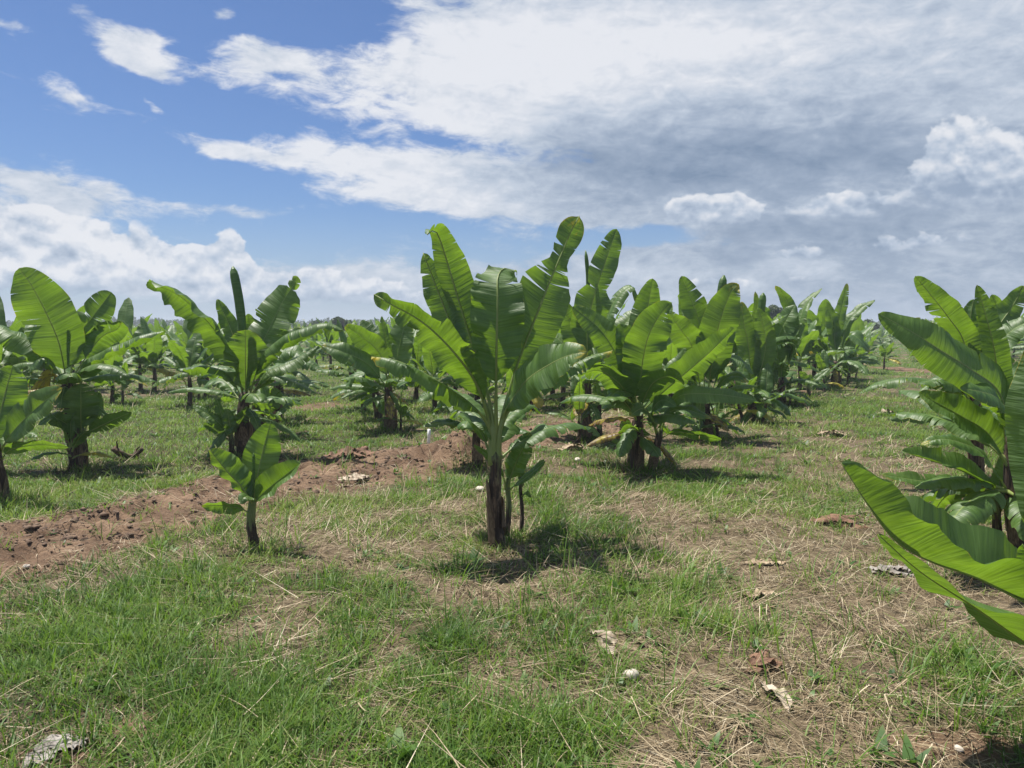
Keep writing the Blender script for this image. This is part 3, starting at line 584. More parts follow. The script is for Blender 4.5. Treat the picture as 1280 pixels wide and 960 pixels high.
hero('banana_plant', 'low banana plant with bright yellow-green leaves in the grass before the right row', (1011, 497), (1011, 485), 4, [
    ([(1011, 487), (1020, 474), (1030, 466), (1037, 460)], 5, 30, D(see='t')), ([(1011, 487), (1000, 476), (992, 474), (986, 480)], 5, 40, D(see='t')),
    ([(1011, 487), (1006, 472), (1000, 464)], 5, 20, D(see='u')), ([(1011, 487), (1020, 482), (1030, 482), (1034, 486)], 4, 40, D()), ([(1011, 487), (1013, 476), (1012, 468)], 4, 10, D(see='u'))], seed=38, grn=.8, sheath=False)
# the big plants at the right edge
hero('banana_plant', 'pale broad-leaved banana plant at the right edge with a long leaf pointing left', (1276, 708), (1262, 530), 15, [
    ([(1256, 530), (1250, 490, -.05), (1242, 432, -.1), (1230, 386, -.1), (1221, 356, -.1)], 15, 15, D(see='u', b0=.18, fold=25, droop=10)),
    ([(1264, 526), (1250, 492, -.1), (1214, 462, -.25), (1176, 438, -.35), (1142, 416, -.4), (1098, 392, -.4)], 28, 30, D(see='t', b0=.1, fold=10, droop=40, ripple=.05)),
    ([(1264, 530), (1252, 504, -.2), (1227, 490, -.35), (1201, 486, -.4)], 20, 55, D(see='t', droop=60, b0=.1)),
    ([(1262, 560), (1235, 542, -.05), (1203, 521, -.1), (1174, 505, -.12), (1148, 491, -.1)], 22, 35, D(see='t', b0=.14, fold=35, droop=30, tip_age=.25, tearlist=[(.6, -1)])),
    ([(1262, 590), (1228, 568, -.05), (1200, 553, -.1), (1174, 549, -.12), (1150, 556, -.1)], 13, 48, D(see='t', b0=.12, droop=50, ripple=.1)),
    ([(1264, 528), (1282, 500, .1), (1310, 470, .2), (1340, 455, .2)], 26, 30, D(see='t')),
    ([(1266, 545), (1290, 530, .1), (1320, 530, .2), (1345, 560, .2)], 24, 50, D()),
    ([(1262, 535), (1268, 500, .3), (1262, 465, .5), (1245, 440, .6)], 20, 30, D(see='u')),
], extras=ex(6, 67, L=(.8, 1.1), az0=-20, span=200) + ex(5, 68, L=(.6, .85), th=(60, 95), az0=100, span=200, dz=-.3), seed=40, drop=25, grn=.35)
hero('banana_plant', 'banana plant with crowded upright leaves behind the pale plant at the right edge', (1222, 612), (1216, 470), 11, [
    ([(1213, 466), (1205, 428, -.1), (1185, 396, -.2), (1163, 368, -.25), (1144, 345, -.25)], 18, 22, D(see='u', b0=.15, fold=22, droop=20)),
    ([(1213, 466), (1206, 425, .1), (1195, 393, .15), (1186, 370, .15)], 12, 10, D(see='t')),
    ([(1215, 466), (1212, 425, -.05), (1213, 398, -.1), (1217, 374, -.1)], 15, 8, D(see='u')),
    ([(1218, 466), (1230, 425, .2), (1246, 390, .3), (1240, 368, .3)], 15, 30, D(see='u')),
    ([(1220, 466), (1245, 415, .0), (1264, 385, .05), (1280, 357, .05)], 17, 18, D(see='u')),
    ([(1218, 468), (1240, 440, -.2), (1265, 413, -.3), (1295, 398, -.35)], 18, 38, D(see='t')),
    ([(1213, 470), (1190, 438, .1), (1165, 415, .2), (1142, 398, .2)], 14, 40, D(see='t')),
    ([(1214, 476), (1190, 468, -.05), (1172, 474, -.1), (1150, 490, -.1)], 13, 60, D(tears=8, droop=60)),
    ([(1216, 474), (1230, 460, -.2), (1250, 455, -.3), (1272, 470, -.35)], 16, 55, D(see='t')),
], extras=ex(7, 69, L=(.8, 1.1), az0=0) + ex(6, 70, L=(.6, .9), th=(60, 95), az0=60, dz=-.35), furled=[([(1218, 468), (1221, 425), (1225, 400)], 3)], seed=42, drop=20, grn=.4)
hero('banana_sucker', 'knee-high sucker with long blue-green leaves left of the pale right-edge plant', (1246, 704), (1247, 628), 9, [
    ([(1246, 632), (1232, 606, -.05), (1205, 589, -.1), (1166, 576, -.14), (1127, 564, -.15)], 19, 62, D(see='t', b0=.12, fold=40, droop=15, ripple=.05)),
    ([(1245, 650), (1230, 620, -.05), (1200, 606, -.1), (1150, 601, -.14), (1101, 593, -.15)], 12, 50, D(see='t', b0=.2, droop=35)),
    ([(1248, 632), (1255, 606, .1), (1260, 585, .15), (1262, 562, .15)], 16, 12, D(see='u', b0=.1)),
    ([(1248, 638), (1264, 620, -.1), (1285, 622, -.15), (1310, 640, -.18)], 16, 45, D(see='t')),
    ([(1247, 640), (1232, 636, -.1), (1224, 640, -.14), (1219, 658, -.15)], 8, 50, D(age=.2, tip_age=.5)),
    ([(1249, 632), (1258, 620, .05), (1268, 610, .1), (1274, 600, .1)], 10, 30, D(see='t'))], seed=44, grn=.9, cat='banana sucker', group='banana suckers')
hero('banana_plant', 'nearest banana plant, only its big sunlit leaves reaching in at the lower right edge', None, (1420, 800), 34, [
    ([(1405, 800), (1345, 780, .0), (1282, 752, -.05), (1222, 722, -.08), (1165, 702, -.1), (1120, 676, -.12), (1086, 632, -.14), (1052, 579, -.15)], 66, 84, D(N=140, nicks=0, tip_age=0, see='t', b0=.2, fold=50, droop=5, ripple=.035, wz=.42)),
    ([(1405, 850), (1335, 835, -.25), (1278, 800, -.38), (1216, 757, -.46), (1150, 714, -.5), (1098, 668, -.5)], 58, 79, D(N=120, nicks=0, tip_age=0, see='t', b0=.16, fold=14, droop=25, ripple=.04)),
    ([(1410, 800), (1370, 740, .1), (1320, 640, .15), (1296, 540, .2), (1292, 425, .25)], 40, 12, D(see='u', b0=.1, fold=16, droop=18)),
    ([(1405, 820), (1350, 790, -.05), (1310, 745, -.1), (1278, 680, -.12)], 26, 20, D(see='u', b0=.15)),
    ([(1425, 800), (1470, 700, .1), (1520, 600, .2)], 60, 20, D(see='u')),
    ([(1425, 800), (1500, 750, -.1), (1580, 740, -.2)], 60, 50, D()),
], seed=46, grn=.5, base3=(2.42, 2.95, 0))
# ------------------------------------------------------------------ ground: one fan-shaped sheet to the horizon
nu, nv = 760, 800
uu = np.linspace(-1, 1, nu); uu = np.sign(uu) * (np.abs(uu) ** 1.35) * 1.7
yy = np.concatenate([np.exp(np.linspace(math.log(1.6), math.log(19.2), 640)), np.exp(np.linspace(math.log(19.3), math.log(760), 160))]) - 3.2
Yg, Ug = np.meshgrid(yy, uu, indexing='ij'); Xg = Ug * (Yg + 4.2); Zg = f_height(Xg, Yg)
V = np.stack([Xg, Yg, Zg], -1).reshape(-1, 3)
idx = np.arange(nu * nv).reshape(nv, nu)
Q = np.stack([idx[:-1, :-1], idx[:-1, 1:], idx[1:, 1:], idx[1:, :-1]], -1).reshape(-1, 4)
def big_mesh(name, V, Q, mats, attrs, smooth=True):
    me = bpy.data.meshes.new(name); n, q = len(V), len(Q); k = Q.shape[1]
    me.vertices.add(n); me.vertices.foreach_set('co', V.astype(np.float32).ravel()); me.loops.add(q * k); me.loops.foreach_set('vertex_index', Q.astype(np.int32).ravel())
    me.polygons.add(q); me.polygons.foreach_set('loop_start', np.arange(q, dtype=np.int32) * k); me.polygons.foreach_set('loop_total', np.full(q, k, np.int32))
    if smooth: me.polygons.foreach_set('use_smooth', np.ones(q, bool))
    me.update(calc_edges=True); me.materials.append(mats)
    for a, v in attrs.items():
        at_ = me.attributes.new(a, 'FLOAT', 'POINT'); at_.data.foreach_set('value', v.astype(np.float32).ravel())
    o = bpy.data.objects.new(name, me); COL.objects.link(o); return o
gr = big_mesh('ground', V, Q, M_GROUND, {'dirt': f_dirt(V[:, 0], V[:, 1]), 'green': f_green(V[:, 0], V[:, 1])})
tag(gr, None, None, kind='structure')

# ------------------------------------------------------------------ grass, straw, weeds: every blade real geometry
def scatter(n, y0, y1, fan=.80, p=1.2):
    """world points in the wedge the field is seen in; density per square metre falls with distance"""
    t = rng.uniform(0, 1, n); k = 2 - p; y = (y0 ** k + t * (y1 ** k - y0 ** k)) ** (1 / k); x = rng.uniform(-1, 1, n) * (fan * y + .6); return x, y
def blades(x, y, L, wd, az, lean, curl, rnd, seg=4, z0=None, twist=0.0):
    n = len(x); z = f_height(x, y) if z0 is None else z0
    P = np.stack([x, y, z - .004], 1); d = np.stack([np.cos(az), np.sin(az), 0 * az], 1); sd = np.stack([-np.sin(az), np.cos(az), 0 * az], 1)
    Vv = np.zeros((n, seg + 1, 2, 3)); tf = np.zeros((n, seg + 1, 2))
    for s in range(seg + 1):
        f = s / seg; w = wd * (1 - f ** 1.6) * .5 + .00012
        tl = twist * f; side = sd * np.cos(tl)[:, None] if hasattr(tl, '__len__') else sd
        Vv[:, s, 0] = P - side * w[:, None]; Vv[:, s, 1] = P + side * w[:, None]; tf[:, s] = f
        th = lean + curl * (s + .5) / seg
        P = P + (d * np.sin(th)[:, None] + np.array([0, 0, 1.0]) * np.cos(th)[:, None]) * (L / seg)[:, None]
    b = (np.arange(n) * (seg + 1) * 2)[:, None]; Qs = []
    for s in range(seg):
        Qs.append(np.stack([b[:, 0] + 2 * s, b[:, 0] + 2 * s + 1, b[:, 0] + 2 * s + 3, b[:, 0] + 2 * s + 2], 1))
    return Vv.reshape(-1, 3), np.concatenate(Qs), np.repeat(rnd, (seg + 1) * 2), tf.reshape(-1)
def tufts(nt, y0, y1, per, Lr, wr, keep, spread=.05, leanr=(.05, .75), curlr=(.3, 1.9), wmin=.00085, p=1.2, rb=(.1, .8)):
    x, y = scatter(nt, y0, y1, p=p); k = rng.uniform(0, 1, nt) < keep(x, y); x, y = x[k], y[k]; n = len(x)
    cnt = rng.integers(per[0], per[1] + 1, n); j = np.repeat(np.arange(n), cnt); m = len(j)
    sc_ = (rng.uniform(.6, 1.3, n) * (.35 + 1.5 * fbm(x * 1.3, y * 1.3, 90)))[j]; tint = (rb[0] + (rb[1] - rb[0]) * np.clip(fbm(x * 1.1, y * 1.1, 77) * 1.6 - .3 + rng.normal(0, .2, n), 0, 1))[j]
    a = rng.uniform(0, 6.283, m); rr = spread * np.sqrt(rng.uniform(0, 1, m)) * sc_ * 1.3
    bx, by = x[j] + rr * np.cos(a), y[j] + rr * np.sin(a)
    L = rng.uniform(*Lr, m) * sc_; w = np.maximum(rng.uniform(*wr, m), wmin * by)
    return blades(bx, by, L, w, a + rng.normal(0, .5, m), rng.uniform(*leanr, m), rng.uniform(*curlr, m), np.clip(tint + rng.normal(0, .13, m), 0, 1))
def make(name, mat_, parts, label, cat):
    off = 0; VV, QQ, RR, TT = [], [], [], []
    for v, q, r_, t_ in parts: VV.append(v); QQ.append(q + off); RR.append(r_); TT.append(t_); off += len(v)
    o = big_mesh(name, np.concatenate(VV), np.concatenate(QQ), mat_, {'rnd': np.concatenate(RR), 'tipf': np.concatenate(TT)}); tag(o, label, cat, kind='stuff'); return o
kg = lambda x, y: np.clip(.06 + 1.05 * sstep(.18, .78, f_green(x, y)), .08, 1) * (1 - .94 * f_dirt(x, y))
klush = lambda x, y: np.clip((f_green(x, y) - .62) * 3.2, 0, 1) * (1 - f_dirt(x, y))
ksp = lambda x, y: (.28 + .3 * f_green(x, y)) * (1 - .9 * f_dirt(x, y))
def ring(per, Lr, wr, rr, lean, curl, rb, flat_=False):
    X, Y, A_, Rn = [], [], [], []
    for bx, by, sr in BASES:
        n = int(per); a = rng.uniform(0, 6.283, n); q = sr * .8 + rng.uniform(*rr, n); X.append(bx + q * np.cos(a)); Y.append(by + q * np.sin(a)); A_.append(a + rng.normal(0, .9, n)); Rn.append(np.clip(rng.uniform(*rb, n), 0, 1))
    X, Y, A_, Rn = map(np.concatenate, (X, Y, A_, Rn)); m = len(X)
    return blades(X, Y, rng.uniform(*Lr, m), np.maximum(rng.uniform(*wr, m), .0008 * Y), A_, rng.uniform(*lean, m), rng.uniform(*curl, m), Rn, seg=4)
make('grass', M_GRASS, [
    ring(110, (.05, .20), (.003, .006), (0, .22), (.05, .6), (.2, 1.4), (.05, .8)),
    tufts(20000, 2.2, 8, (5, 11), (.035, .105), (.0032, .0075), kg, .045, rb=(.05, 1.05)),
    tufts(5600, 2.2, 6.5, (10, 22), (.07, .19), (.003, .0062), klush, .06, rb=(.05, .6)),
    tufts(24000, 6, 17, (5, 10), (.04, .115), (.004, .008), kg, .07, rb=(.1, 1.1)),
    tufts(11000, 14, 40, (5, 9), (.06, .16), (.005, .009), kg, .16, rb=(.25, 1.0), wmin=.0007),
    tufts(9000, 35, 120, (3, 6), (.12, .26), (.01, .02), kg, .4, wmin=.0006),
    tufts(1500, 2.2, 9, (4, 9), (.12, .26), (.004, .009), lambda x, y: .15 + kg(x, y) * .7, .05, rb=(.2, .7)),
], 'green grass growing in uneven tufts over the plantation floor', 'grass')
def lying(n, y0, y1, keep, Lr, wr, lift=.012, p=1.2, wmin=.0006):
    x, y = scatter(n, y0, y1, p=p); k = rng.uniform(0, 1, n) < keep(x, y); x, y = x[k], y[k]; m = len(x)
    flow = 6.283 * fbm(x * .9, y * .9, 120) * 1.5
    az = flow + rng.normal(0, .8, m); return blades(x, y, rng.uniform(*Lr, m) ** 1.0, np.maximum(rng.uniform(*wr, m), wmin * y), az, rng.uniform(1.15, 1.62, m), rng.uniform(-.35, .45, m), np.clip(rng.normal(.5, .26, m), 0, 1), seg=3, z0=f_height(x, y) + rng.uniform(.002, lift, m))
kst = lambda x, y: np.clip(1.12 - 1.05 * f_green(x, y), .08, 1) * (1 - .85 * sstep(.4, .9, 1.3 - ridge_d(x, y)))
kst2 = lambda x, y: kst(x, y) * np.clip(.25 + 2.6 * (fbm(x * 4.5, y * 4.5, 150) - .33), .12, 1)
make('dry_grass', M_STRAW, [
    ring(150, (.08, .35), (.003, .008), (0, .35), (1.0, 1.6), (-.2, .4), (0, .8)),
    lying(60000, 2.2, 7, kst2, (.04, .22), (.0012, .0032), .03),
    lying(5200, 2.2, 8, kst2, (.12, .42), (.003, .006), .06),
    lying(46000, 6, 18, kst2, (.08, .32), (.003, .005), .03),
    lying(12000, 16, 45, kst, (.12, .4), (.006, .01), .03),
    tufts(2600, 2.2, 9, (4, 9), (.05, .16), (.0016, .003), lambda x, y: kst(x, y) * .8, .06, (.3, 1.2), (.1, 1.2), rb=(.2, .9)),
    tufts(2600, 8, 25, (3, 6), (.06, .18), (.003, .005), lambda x, y: kst(x, y) * .6, .08, (.3, 1.2), (.1, 1.2), rb=(.2, .9)),
    lying(1500, 3, 13, lambda x, y: 1 - sstep(.7, 1.2, ridge_d(x, y)), (.05, .3), (.002, .006), .05),
], 'pale dry straw lying flattened between the green tufts', 'dry grass')
# low broad-leaved weeds
def rosettes(n, y0, y1, keep, Lr):
    x, y = scatter(n, y0, y1); k = rng.uniform(0, 1, n) < keep(x, y); x, y = x[k], y[k]; m = len(x); cnt = rng.integers(5, 11, m); j = np.repeat(np.arange(m), cnt); q = len(j)
    L = rng.uniform(*Lr, q) * rng.uniform(.6, 1.3, m)[j]; a = rng.uniform(0, 6.283, q); rr = rng.uniform(0, .05, q)
    return blades(x[j] + rr * np.cos(a), y[j] + rr * np.sin(a), L, L * rng.uniform(.3, .5, q), a, rng.uniform(.5, 1.4, q), rng.uniform(.1, .7, q), np.clip(rng.normal(.5, .22, m)[j] + rng.normal(0, .1, q), 0, 1), seg=4, z0=f_height(x[j], y[j]) + rng.uniform(0, .03, q))
make('weeds', M_WEED, [rosettes(900, 2.2, 8, lambda x, y: .35 + .5 * kg(x, y), (.02, .055)), rosettes(1800, 7, 20, lambda x, y: .3 + .6 * kg(x, y), (.03, .08)), rosettes(60, 2.3, 5, lambda x, y: 1 + 0 * x, (.05, .1))],
     'low broad-leaved weeds among the grass', 'weeds')
# clods on the bare soil
ico = [(0, 0, 1)] + [(math.cos(a) * .87, math.sin(a) * .87, .45) for a in np.arange(6) * math.pi / 3] + [(math.cos(a) * .92, math.sin(a) * .92, -.3) for a in np.arange(6) * math.pi / 3 + .5]
ico = np.array(ico); icf = [(0, 1 + i, 1 + (i + 1) % 6) for i in range(6)] + [(1 + i, 7 + i, 1 + (i + 1) % 6) for i in range(6)] + [(1 + (i + 1) % 6, 7 + i, 7 + (i + 1) % 6) for i in range(6)]
x, y = scatter(60000, 3, 15, p=1.0); dd = ridge_d(x, y); k = rng.uniform(0, 1, len(x)) < (1 - sstep(.6, 1.05, dd)) * (.35 + .9 * (fbm(x * 3, y * 3, 140) > .5)); x, y = x[k], y[k]; m = len(x)
x2, y2 = scatter(26000, 2.3, 16, p=1.2); k = rng.uniform(0, 1, len(x2)) < .16 * f_dirt(x2, y2) * (ridge_d(x2, y2) > 1); x = np.concatenate([x, x2[k]]); y = np.concatenate([y, y2[k]]); m = len(x)
s_ = np.minimum(.034, .004 + .0065 * rng.exponential(1, m)); a = rng.uniform(0, 6.28, m)
cv = ico[None] * (1 + rng.uniform(-.45, .45, (m, 13, 3))) * (s_[:, None, None] * np.stack([rng.uniform(.8, 1.5, m), rng.uniform(.8, 1.3, m), rng.uniform(.4, .75, m)], 1)[:, None])
ca, sa = np.cos(a)[:, None], np.sin(a)[:, None]; cv[..., 0], cv[..., 1] = cv[..., 0] * ca - cv[..., 1] * sa, cv[..., 0] * sa + cv[..., 1] * ca
cv += np.stack([x, y, f_height(x, y) + s_ * .15], 1)[:, None]
clod = big_mesh('soil_clods', cv.reshape(-1, 3), (np.array(icf)[None] + (np.arange(m) * 13)[:, None, None]).reshape(-1, 3), M_CLOD, {}, smooth=False)
tag(clod, 'brown crumbs and clods of loose earth on the bare soil strip', 'soil clods', kind='stuff')

# ------------------------------------------------------------------ single things on the ground
M_STONE = simple('pale_stone', (.46, .40, .33), (.62, .56, .48), 22, .8, .3, .004)
M_DEAD = simple('dead_leaf', (.16, .10, .06), (.46, .36, .24), 16, .85, .6, .006)
M_DEADB = simple('brown_dead_leaf', (.09, .045, .025), (.22, .12, .07), 16, .85, .6, .006)
M_PALE = simple('bleached_leaf', (.20, .145, .095), (.50, .42, .32), 26, .85, .6, .006)
M_GREY = simple('grey_rag', (.12, .10, .085), (.33, .30, .27), 14, .7, .6, .006)
M_WOOD = simple('rotten_wood', (.035, .022, .014), (.12, .075, .045), 14, .9, .8, .01)
M_WHITE = simple('white_paint', (.68, .68, .66), (.78, .78, .76), 30, .5, .1, .002)
def stone(px, py, wpx, label, mat_=None, flat=.62):
    g = gp(px, py); k = g[1] / F; mb = MB(); n1, n2 = 12, 18; V = []; r = np.random.default_rng(int(px)); q = r.uniform(0, 6, 3)
    for i in range(n1 + 1):
        for j in range(n2):
            th = math.pi * i / n1; ph = 2 * math.pi * j / n2; rr = 1 + .07 * math.sin(3 * ph + q[0]) * math.sin(th) + .05 * math.sin(2 * th * 2 + q[1] + ph)
            V.append(np.array([math.sin(th) * math.cos(ph), math.sin(th) * math.sin(ph) * .8, math.cos(th) * flat]) * rr * wpx * .5 * k)
    mb.add(V, [(i * n2 + j, (i + 1) * n2 + j, (i + 1) * n2 + (j + 1) % n2, i * n2 + (j + 1) % n2) for i in range(n1) for j in range(n2)])
    o = mb.obj('stone', mat_ or M_STONE); o.location = (g[0], g[1], hz(g[0], g[1]) + wpx * k * .26); o.rotation_euler = (0, 0, r.uniform(0, 3)); return tag(o, label, 'stone', 'stones lying on the ground')
stone(789, 851, 22, 'smooth cream-coloured stone in the straw below the crumpled white leaf')
stone(1198, 938, 13, 'small grey stone on the bare soil in the lower right corner')
stone(33, 718, 9, 'small white stone at the near edge of the bare soil strip')
stone(243, 660, 11, 'dark brown earth lump on smooth soil left of the young banana plant', M_CLOD)
stone(255, 656, 6, 'tiny dark earth lump beside the larger lump on the smooth soil', M_CLOD)
stone(600, 614, 12, 'pale stone in the grass left of the tall front banana stem')
stone(722, 578, 10, 'whitish stone in the grass behind the tall front banana plant')
def dead(px, py, Lpx, hwpx, az, label, mats, seed, lift=.05, curl=1.0, tears=5, pieces=1):
    g = gp(px, py); k = g[1] / F; r = np.random.default_rng(seed); mb = MB()
    for q in range(pieces):
        a = R(az) + (r.uniform(-.9, .9) if q else 0); L = Lpx * k * 1.2 * (1 if q == 0 else r.uniform(.5, .8)); d = np.array([math.cos(a), math.sin(a), 0]); o_ = np.array([r.uniform(-.3, .3) * L, r.uniform(-.3, .3) * L, .012 * q]) if q else np.zeros(3)
        P = [o_ + d * L * (t - .5) + np.array([0, 0, lift * .6 * math.sin(t * 3.1) * r.uniform(.2, 1.2) + .006]) + r.normal(0, .008, 3) * np.array([1, 1, .3]) for t in np.linspace(0, 1, 6)]
        bl, rb = make_leaf(P, np.array([-d[1], d[0], r.uniform(-.2, .2)]), np.array([0, 0, 1.0]), hw=hwpx * k * r.uniform(.5, .85), fold=r.uniform(0, 18) * curl, droop=r.uniform(0, 45) * curl, b0=.04, tears=tears, seed=seed + q, ripple=.11, rfq=1.5, sway=10, rib=.003, N=50, MS=8, tdepth=.6)
        mb.merge(bl); mb.merge(rb)
    o = mb.obj('dead_leaf', mats); o.location = (g[0], g[1], hz(g[0], g[1]) + .004); return tag(o, label, 'dead leaf', 'dead leaves on the ground')
dead(757, 812, 56, 19, 110, 'crumpled bleached white leaf lying in the straw above the cream stone', M_PALE, 301, .05, 1.3, 7, 2)
dead(967, 874, 60, 12, 100, 'pale curled leaf end with a twisted dark stalk, lying in the straw', M_PALE, 302, .05, 1.4, 2)
dead(952, 838, 50, 22, 30, 'dark reddish-brown dead leaf just above the pale curled leaf end', M_DEADB, 303, .05, .9, 6, 2)
dead(955, 706, 48, 12, 5, 'flat tan dead leaf, farthest of the tan leaves in the straw', M_DEAD, 304, .03, .8, 3)
dead(948, 745, 44, 14, 8, 'tan leaf with a dark hollow edge below the flat tan leaf', M_DEAD, 305, .06, 1.2, 4)
dead(953, 762, 34, 8, 12, 'thin rust-brown leaf scrap under the tan leaf with the dark hollow edge', M_DEADB, 306, .02, .8, 3)
dead(1122, 718, 56, 16, 175, 'grey weathered leaf scraps on bare soil behind the nearest big leaf', M_GREY, 307, .03, 1.0, 9, 3)
dead(66, 945, 70, 30, 60, 'grey torn dead leaf on bare soil in the lower left corner', M_GREY, 308, .02, .7, 8, 2)
dead(440, 577, 60, 16, 10, 'reddish dry leaf heap on top of the bare soil strip', M_DEADB, 309, .08, 1.0, 8, 4)
dead(443, 603, 40, 12, 20, 'pale broken leaf bits on the soil below the reddish dry leaf heap', M_PALE, 310, .03, 1.0, 7, 3)
dead(1050, 655, 60, 14, 150, 'brown dead leaves tangled in the straw left of the right-edge plants', M_DEADB, 311, .06, 1.2, 7, 4)
dead(1108, 517, 26, 8, 160, 'small dry curled leaf on the sunny grass of the alley', M_PALE, 312, .08, 1.2, 3, 2)
dead(1040, 545, 36, 9, 5, 'low scatter of pale dry leaves on the grass beside the right row', M_DEAD, 313, .06, 1.2, 5, 4)
dead(715, 562, 40, 12, 10, 'pile of pale old leaf sheaths at the foot of the plant with the grey spike', M_DEAD, 314, .08, 1.2, 5, 3)
# stake
g = gp(536, 556); st = MB(); kk = g[1] / F
tube(st, [(0, 0, -.1), (0, 0, .05), (.004, 0, .12), (.006, 0, 19 * kk)], [2.1 * kk] * 4, 8); o = st.obj('stake', M_WHITE); o.location = (g[0], g[1], hz(g[0], g[1])); tag(o, 'short white stake in the ground behind the dug soil heap', 'stake')
# old root
g = gp(160, 572); kk = g[1] / F; rt = MB()
C_, _ = spline(np.array([(-18, 0, 12), (-12, 0, 8), (-4, .05 / kk, 2), (6, .06 / kk, 1), (12, 0, 6), (19, 0, 12)]) * kk, 20); tube(rt, C_, np.linspace(4.2, 2.4, 20) * kk, 8, .25, 1)
C_, _ = spline(np.array([(-14, 0, 8), (-13, 0, 16), (-14, 0, 22)]) * kk, 10); tube(rt, C_, np.linspace(2, .6, 10) * kk, 6, .2, 2)
C_, _ = spline(np.array([(8, 0, 3), (5, .1 / kk, 8), (10, .1 / kk, 13)]) * kk, 10); tube(rt, C_, np.linspace(2.2, .7, 10) * kk, 6, .2, 3)
o = rt.obj('dead_root', M_WOOD); o.location = (g[0], g[1], hz(g[0], g[1]) + .01); tag(o, 'dark twisted dead root lying in grass above the bare soil strip', 'dead root')
# ------------------------------------------------------------------ plants further back: a few models, copied with their parts
def proto(seed, H, n, old=.5, full=True):
    r = np.random.default_rng(seed); root = empty('banana_plant', (0, 0, 0), 'x', 'banana plant', GROUP)
    hs = H * r.uniform(.27, .36); c = np.array([r.uniform(-.05, .05), r.uniform(-.05, .05), hs])
    make_stem((0, 0, -.04), c, .058 * H / 2, .042 * H / 2, seed, .35, 12, 9).obj('pseudostem', M_STEM, root)
    a = r.uniform(0, 6.28)
    for i in range(n):
        f = i / (n - 1); a += 2.4 + r.normal(0, .25); th = 6 + 72 * f ** 1.1 + r.uniform(-10, 10); dt = 25 + 60 * f * r.uniform(.6, 1.1); L = H * (.62 - .12 * f) * r.uniform(.85, 1.1)
        auto_leaf(root, np.zeros(3), c - np.array([0, 0, .12 * f]), a, th, dt, L, H * r.uniform(.075, .105), wroll=r.uniform(-.25, .25), tears=int(r.integers(0, 4) + 14 * f * r.uniform(.3, 1)), fold=r.uniform(8, 26), droop=r.uniform(25, 50) + 35 * f, grav=.1 + .6 * f, tip_age=max(0, r.uniform(-.3, .4) * f), age=(.15 if r.uniform() < .8 else .75) * f * r.uniform(0, 1), N=26, MS=4, rib=.011)
    return root
def copy_tree(o, parent=None):
    c = o.copy(); COL.objects.link(c); c.parent = parent
    for ch in KIDS[o.name]: copy_tree(ch, c)
    return c
def flat(seed, H, n):
    """the same kind of plant at the size of a few pixels: one mesh"""
    r = np.random.default_rng(seed); mb = MB(); hs = H * r.uniform(.24, .34); c = np.array([0, 0, hs])
    mb.merge(make_stem((0, 0, -.05), c, .06 * H / 2, .045 * H / 2, seed, .3, 6, 6), 1); a = r.uniform(0, 6.28)
    for i in range(n):
        f = i / (n - 1); a += 2.4 + r.normal(0, .3); P, w, h = auto_leaf_pts(c - np.array([0, 0, .12 * f]), a, R(6 + 62 * f), R(25 + 60 * f * r.uniform(.5, 1.1)), H * (.70 - .14 * f) * r.uniform(.85, 1.1), 6)
        bl, _ = make_leaf(P, w, h, hw=H * r.uniform(.08, .11), fold=r.uniform(8, 26), droop=r.uniform(25, 50) + 35 * f, grav=.1 + .6 * f, tears=int(6 * f * r.uniform(0, 1)), seed=seed * 50 + i, N=12, MS=3, age=.12 * f * r.uniform(0, 1)); mb.merge(bl, 0)
    return mb
protos = [proto(200 + i, 2.05 + .12 * (i % 3), 11 + i % 3) for i in range(8)]
KIDS = {}
for o in list(bpy.data.objects):
    if o.parent: KIDS.setdefault(o.parent.name, []).append(o)
for o in list(bpy.data.objects): KIDS.setdefault(o.name, [])
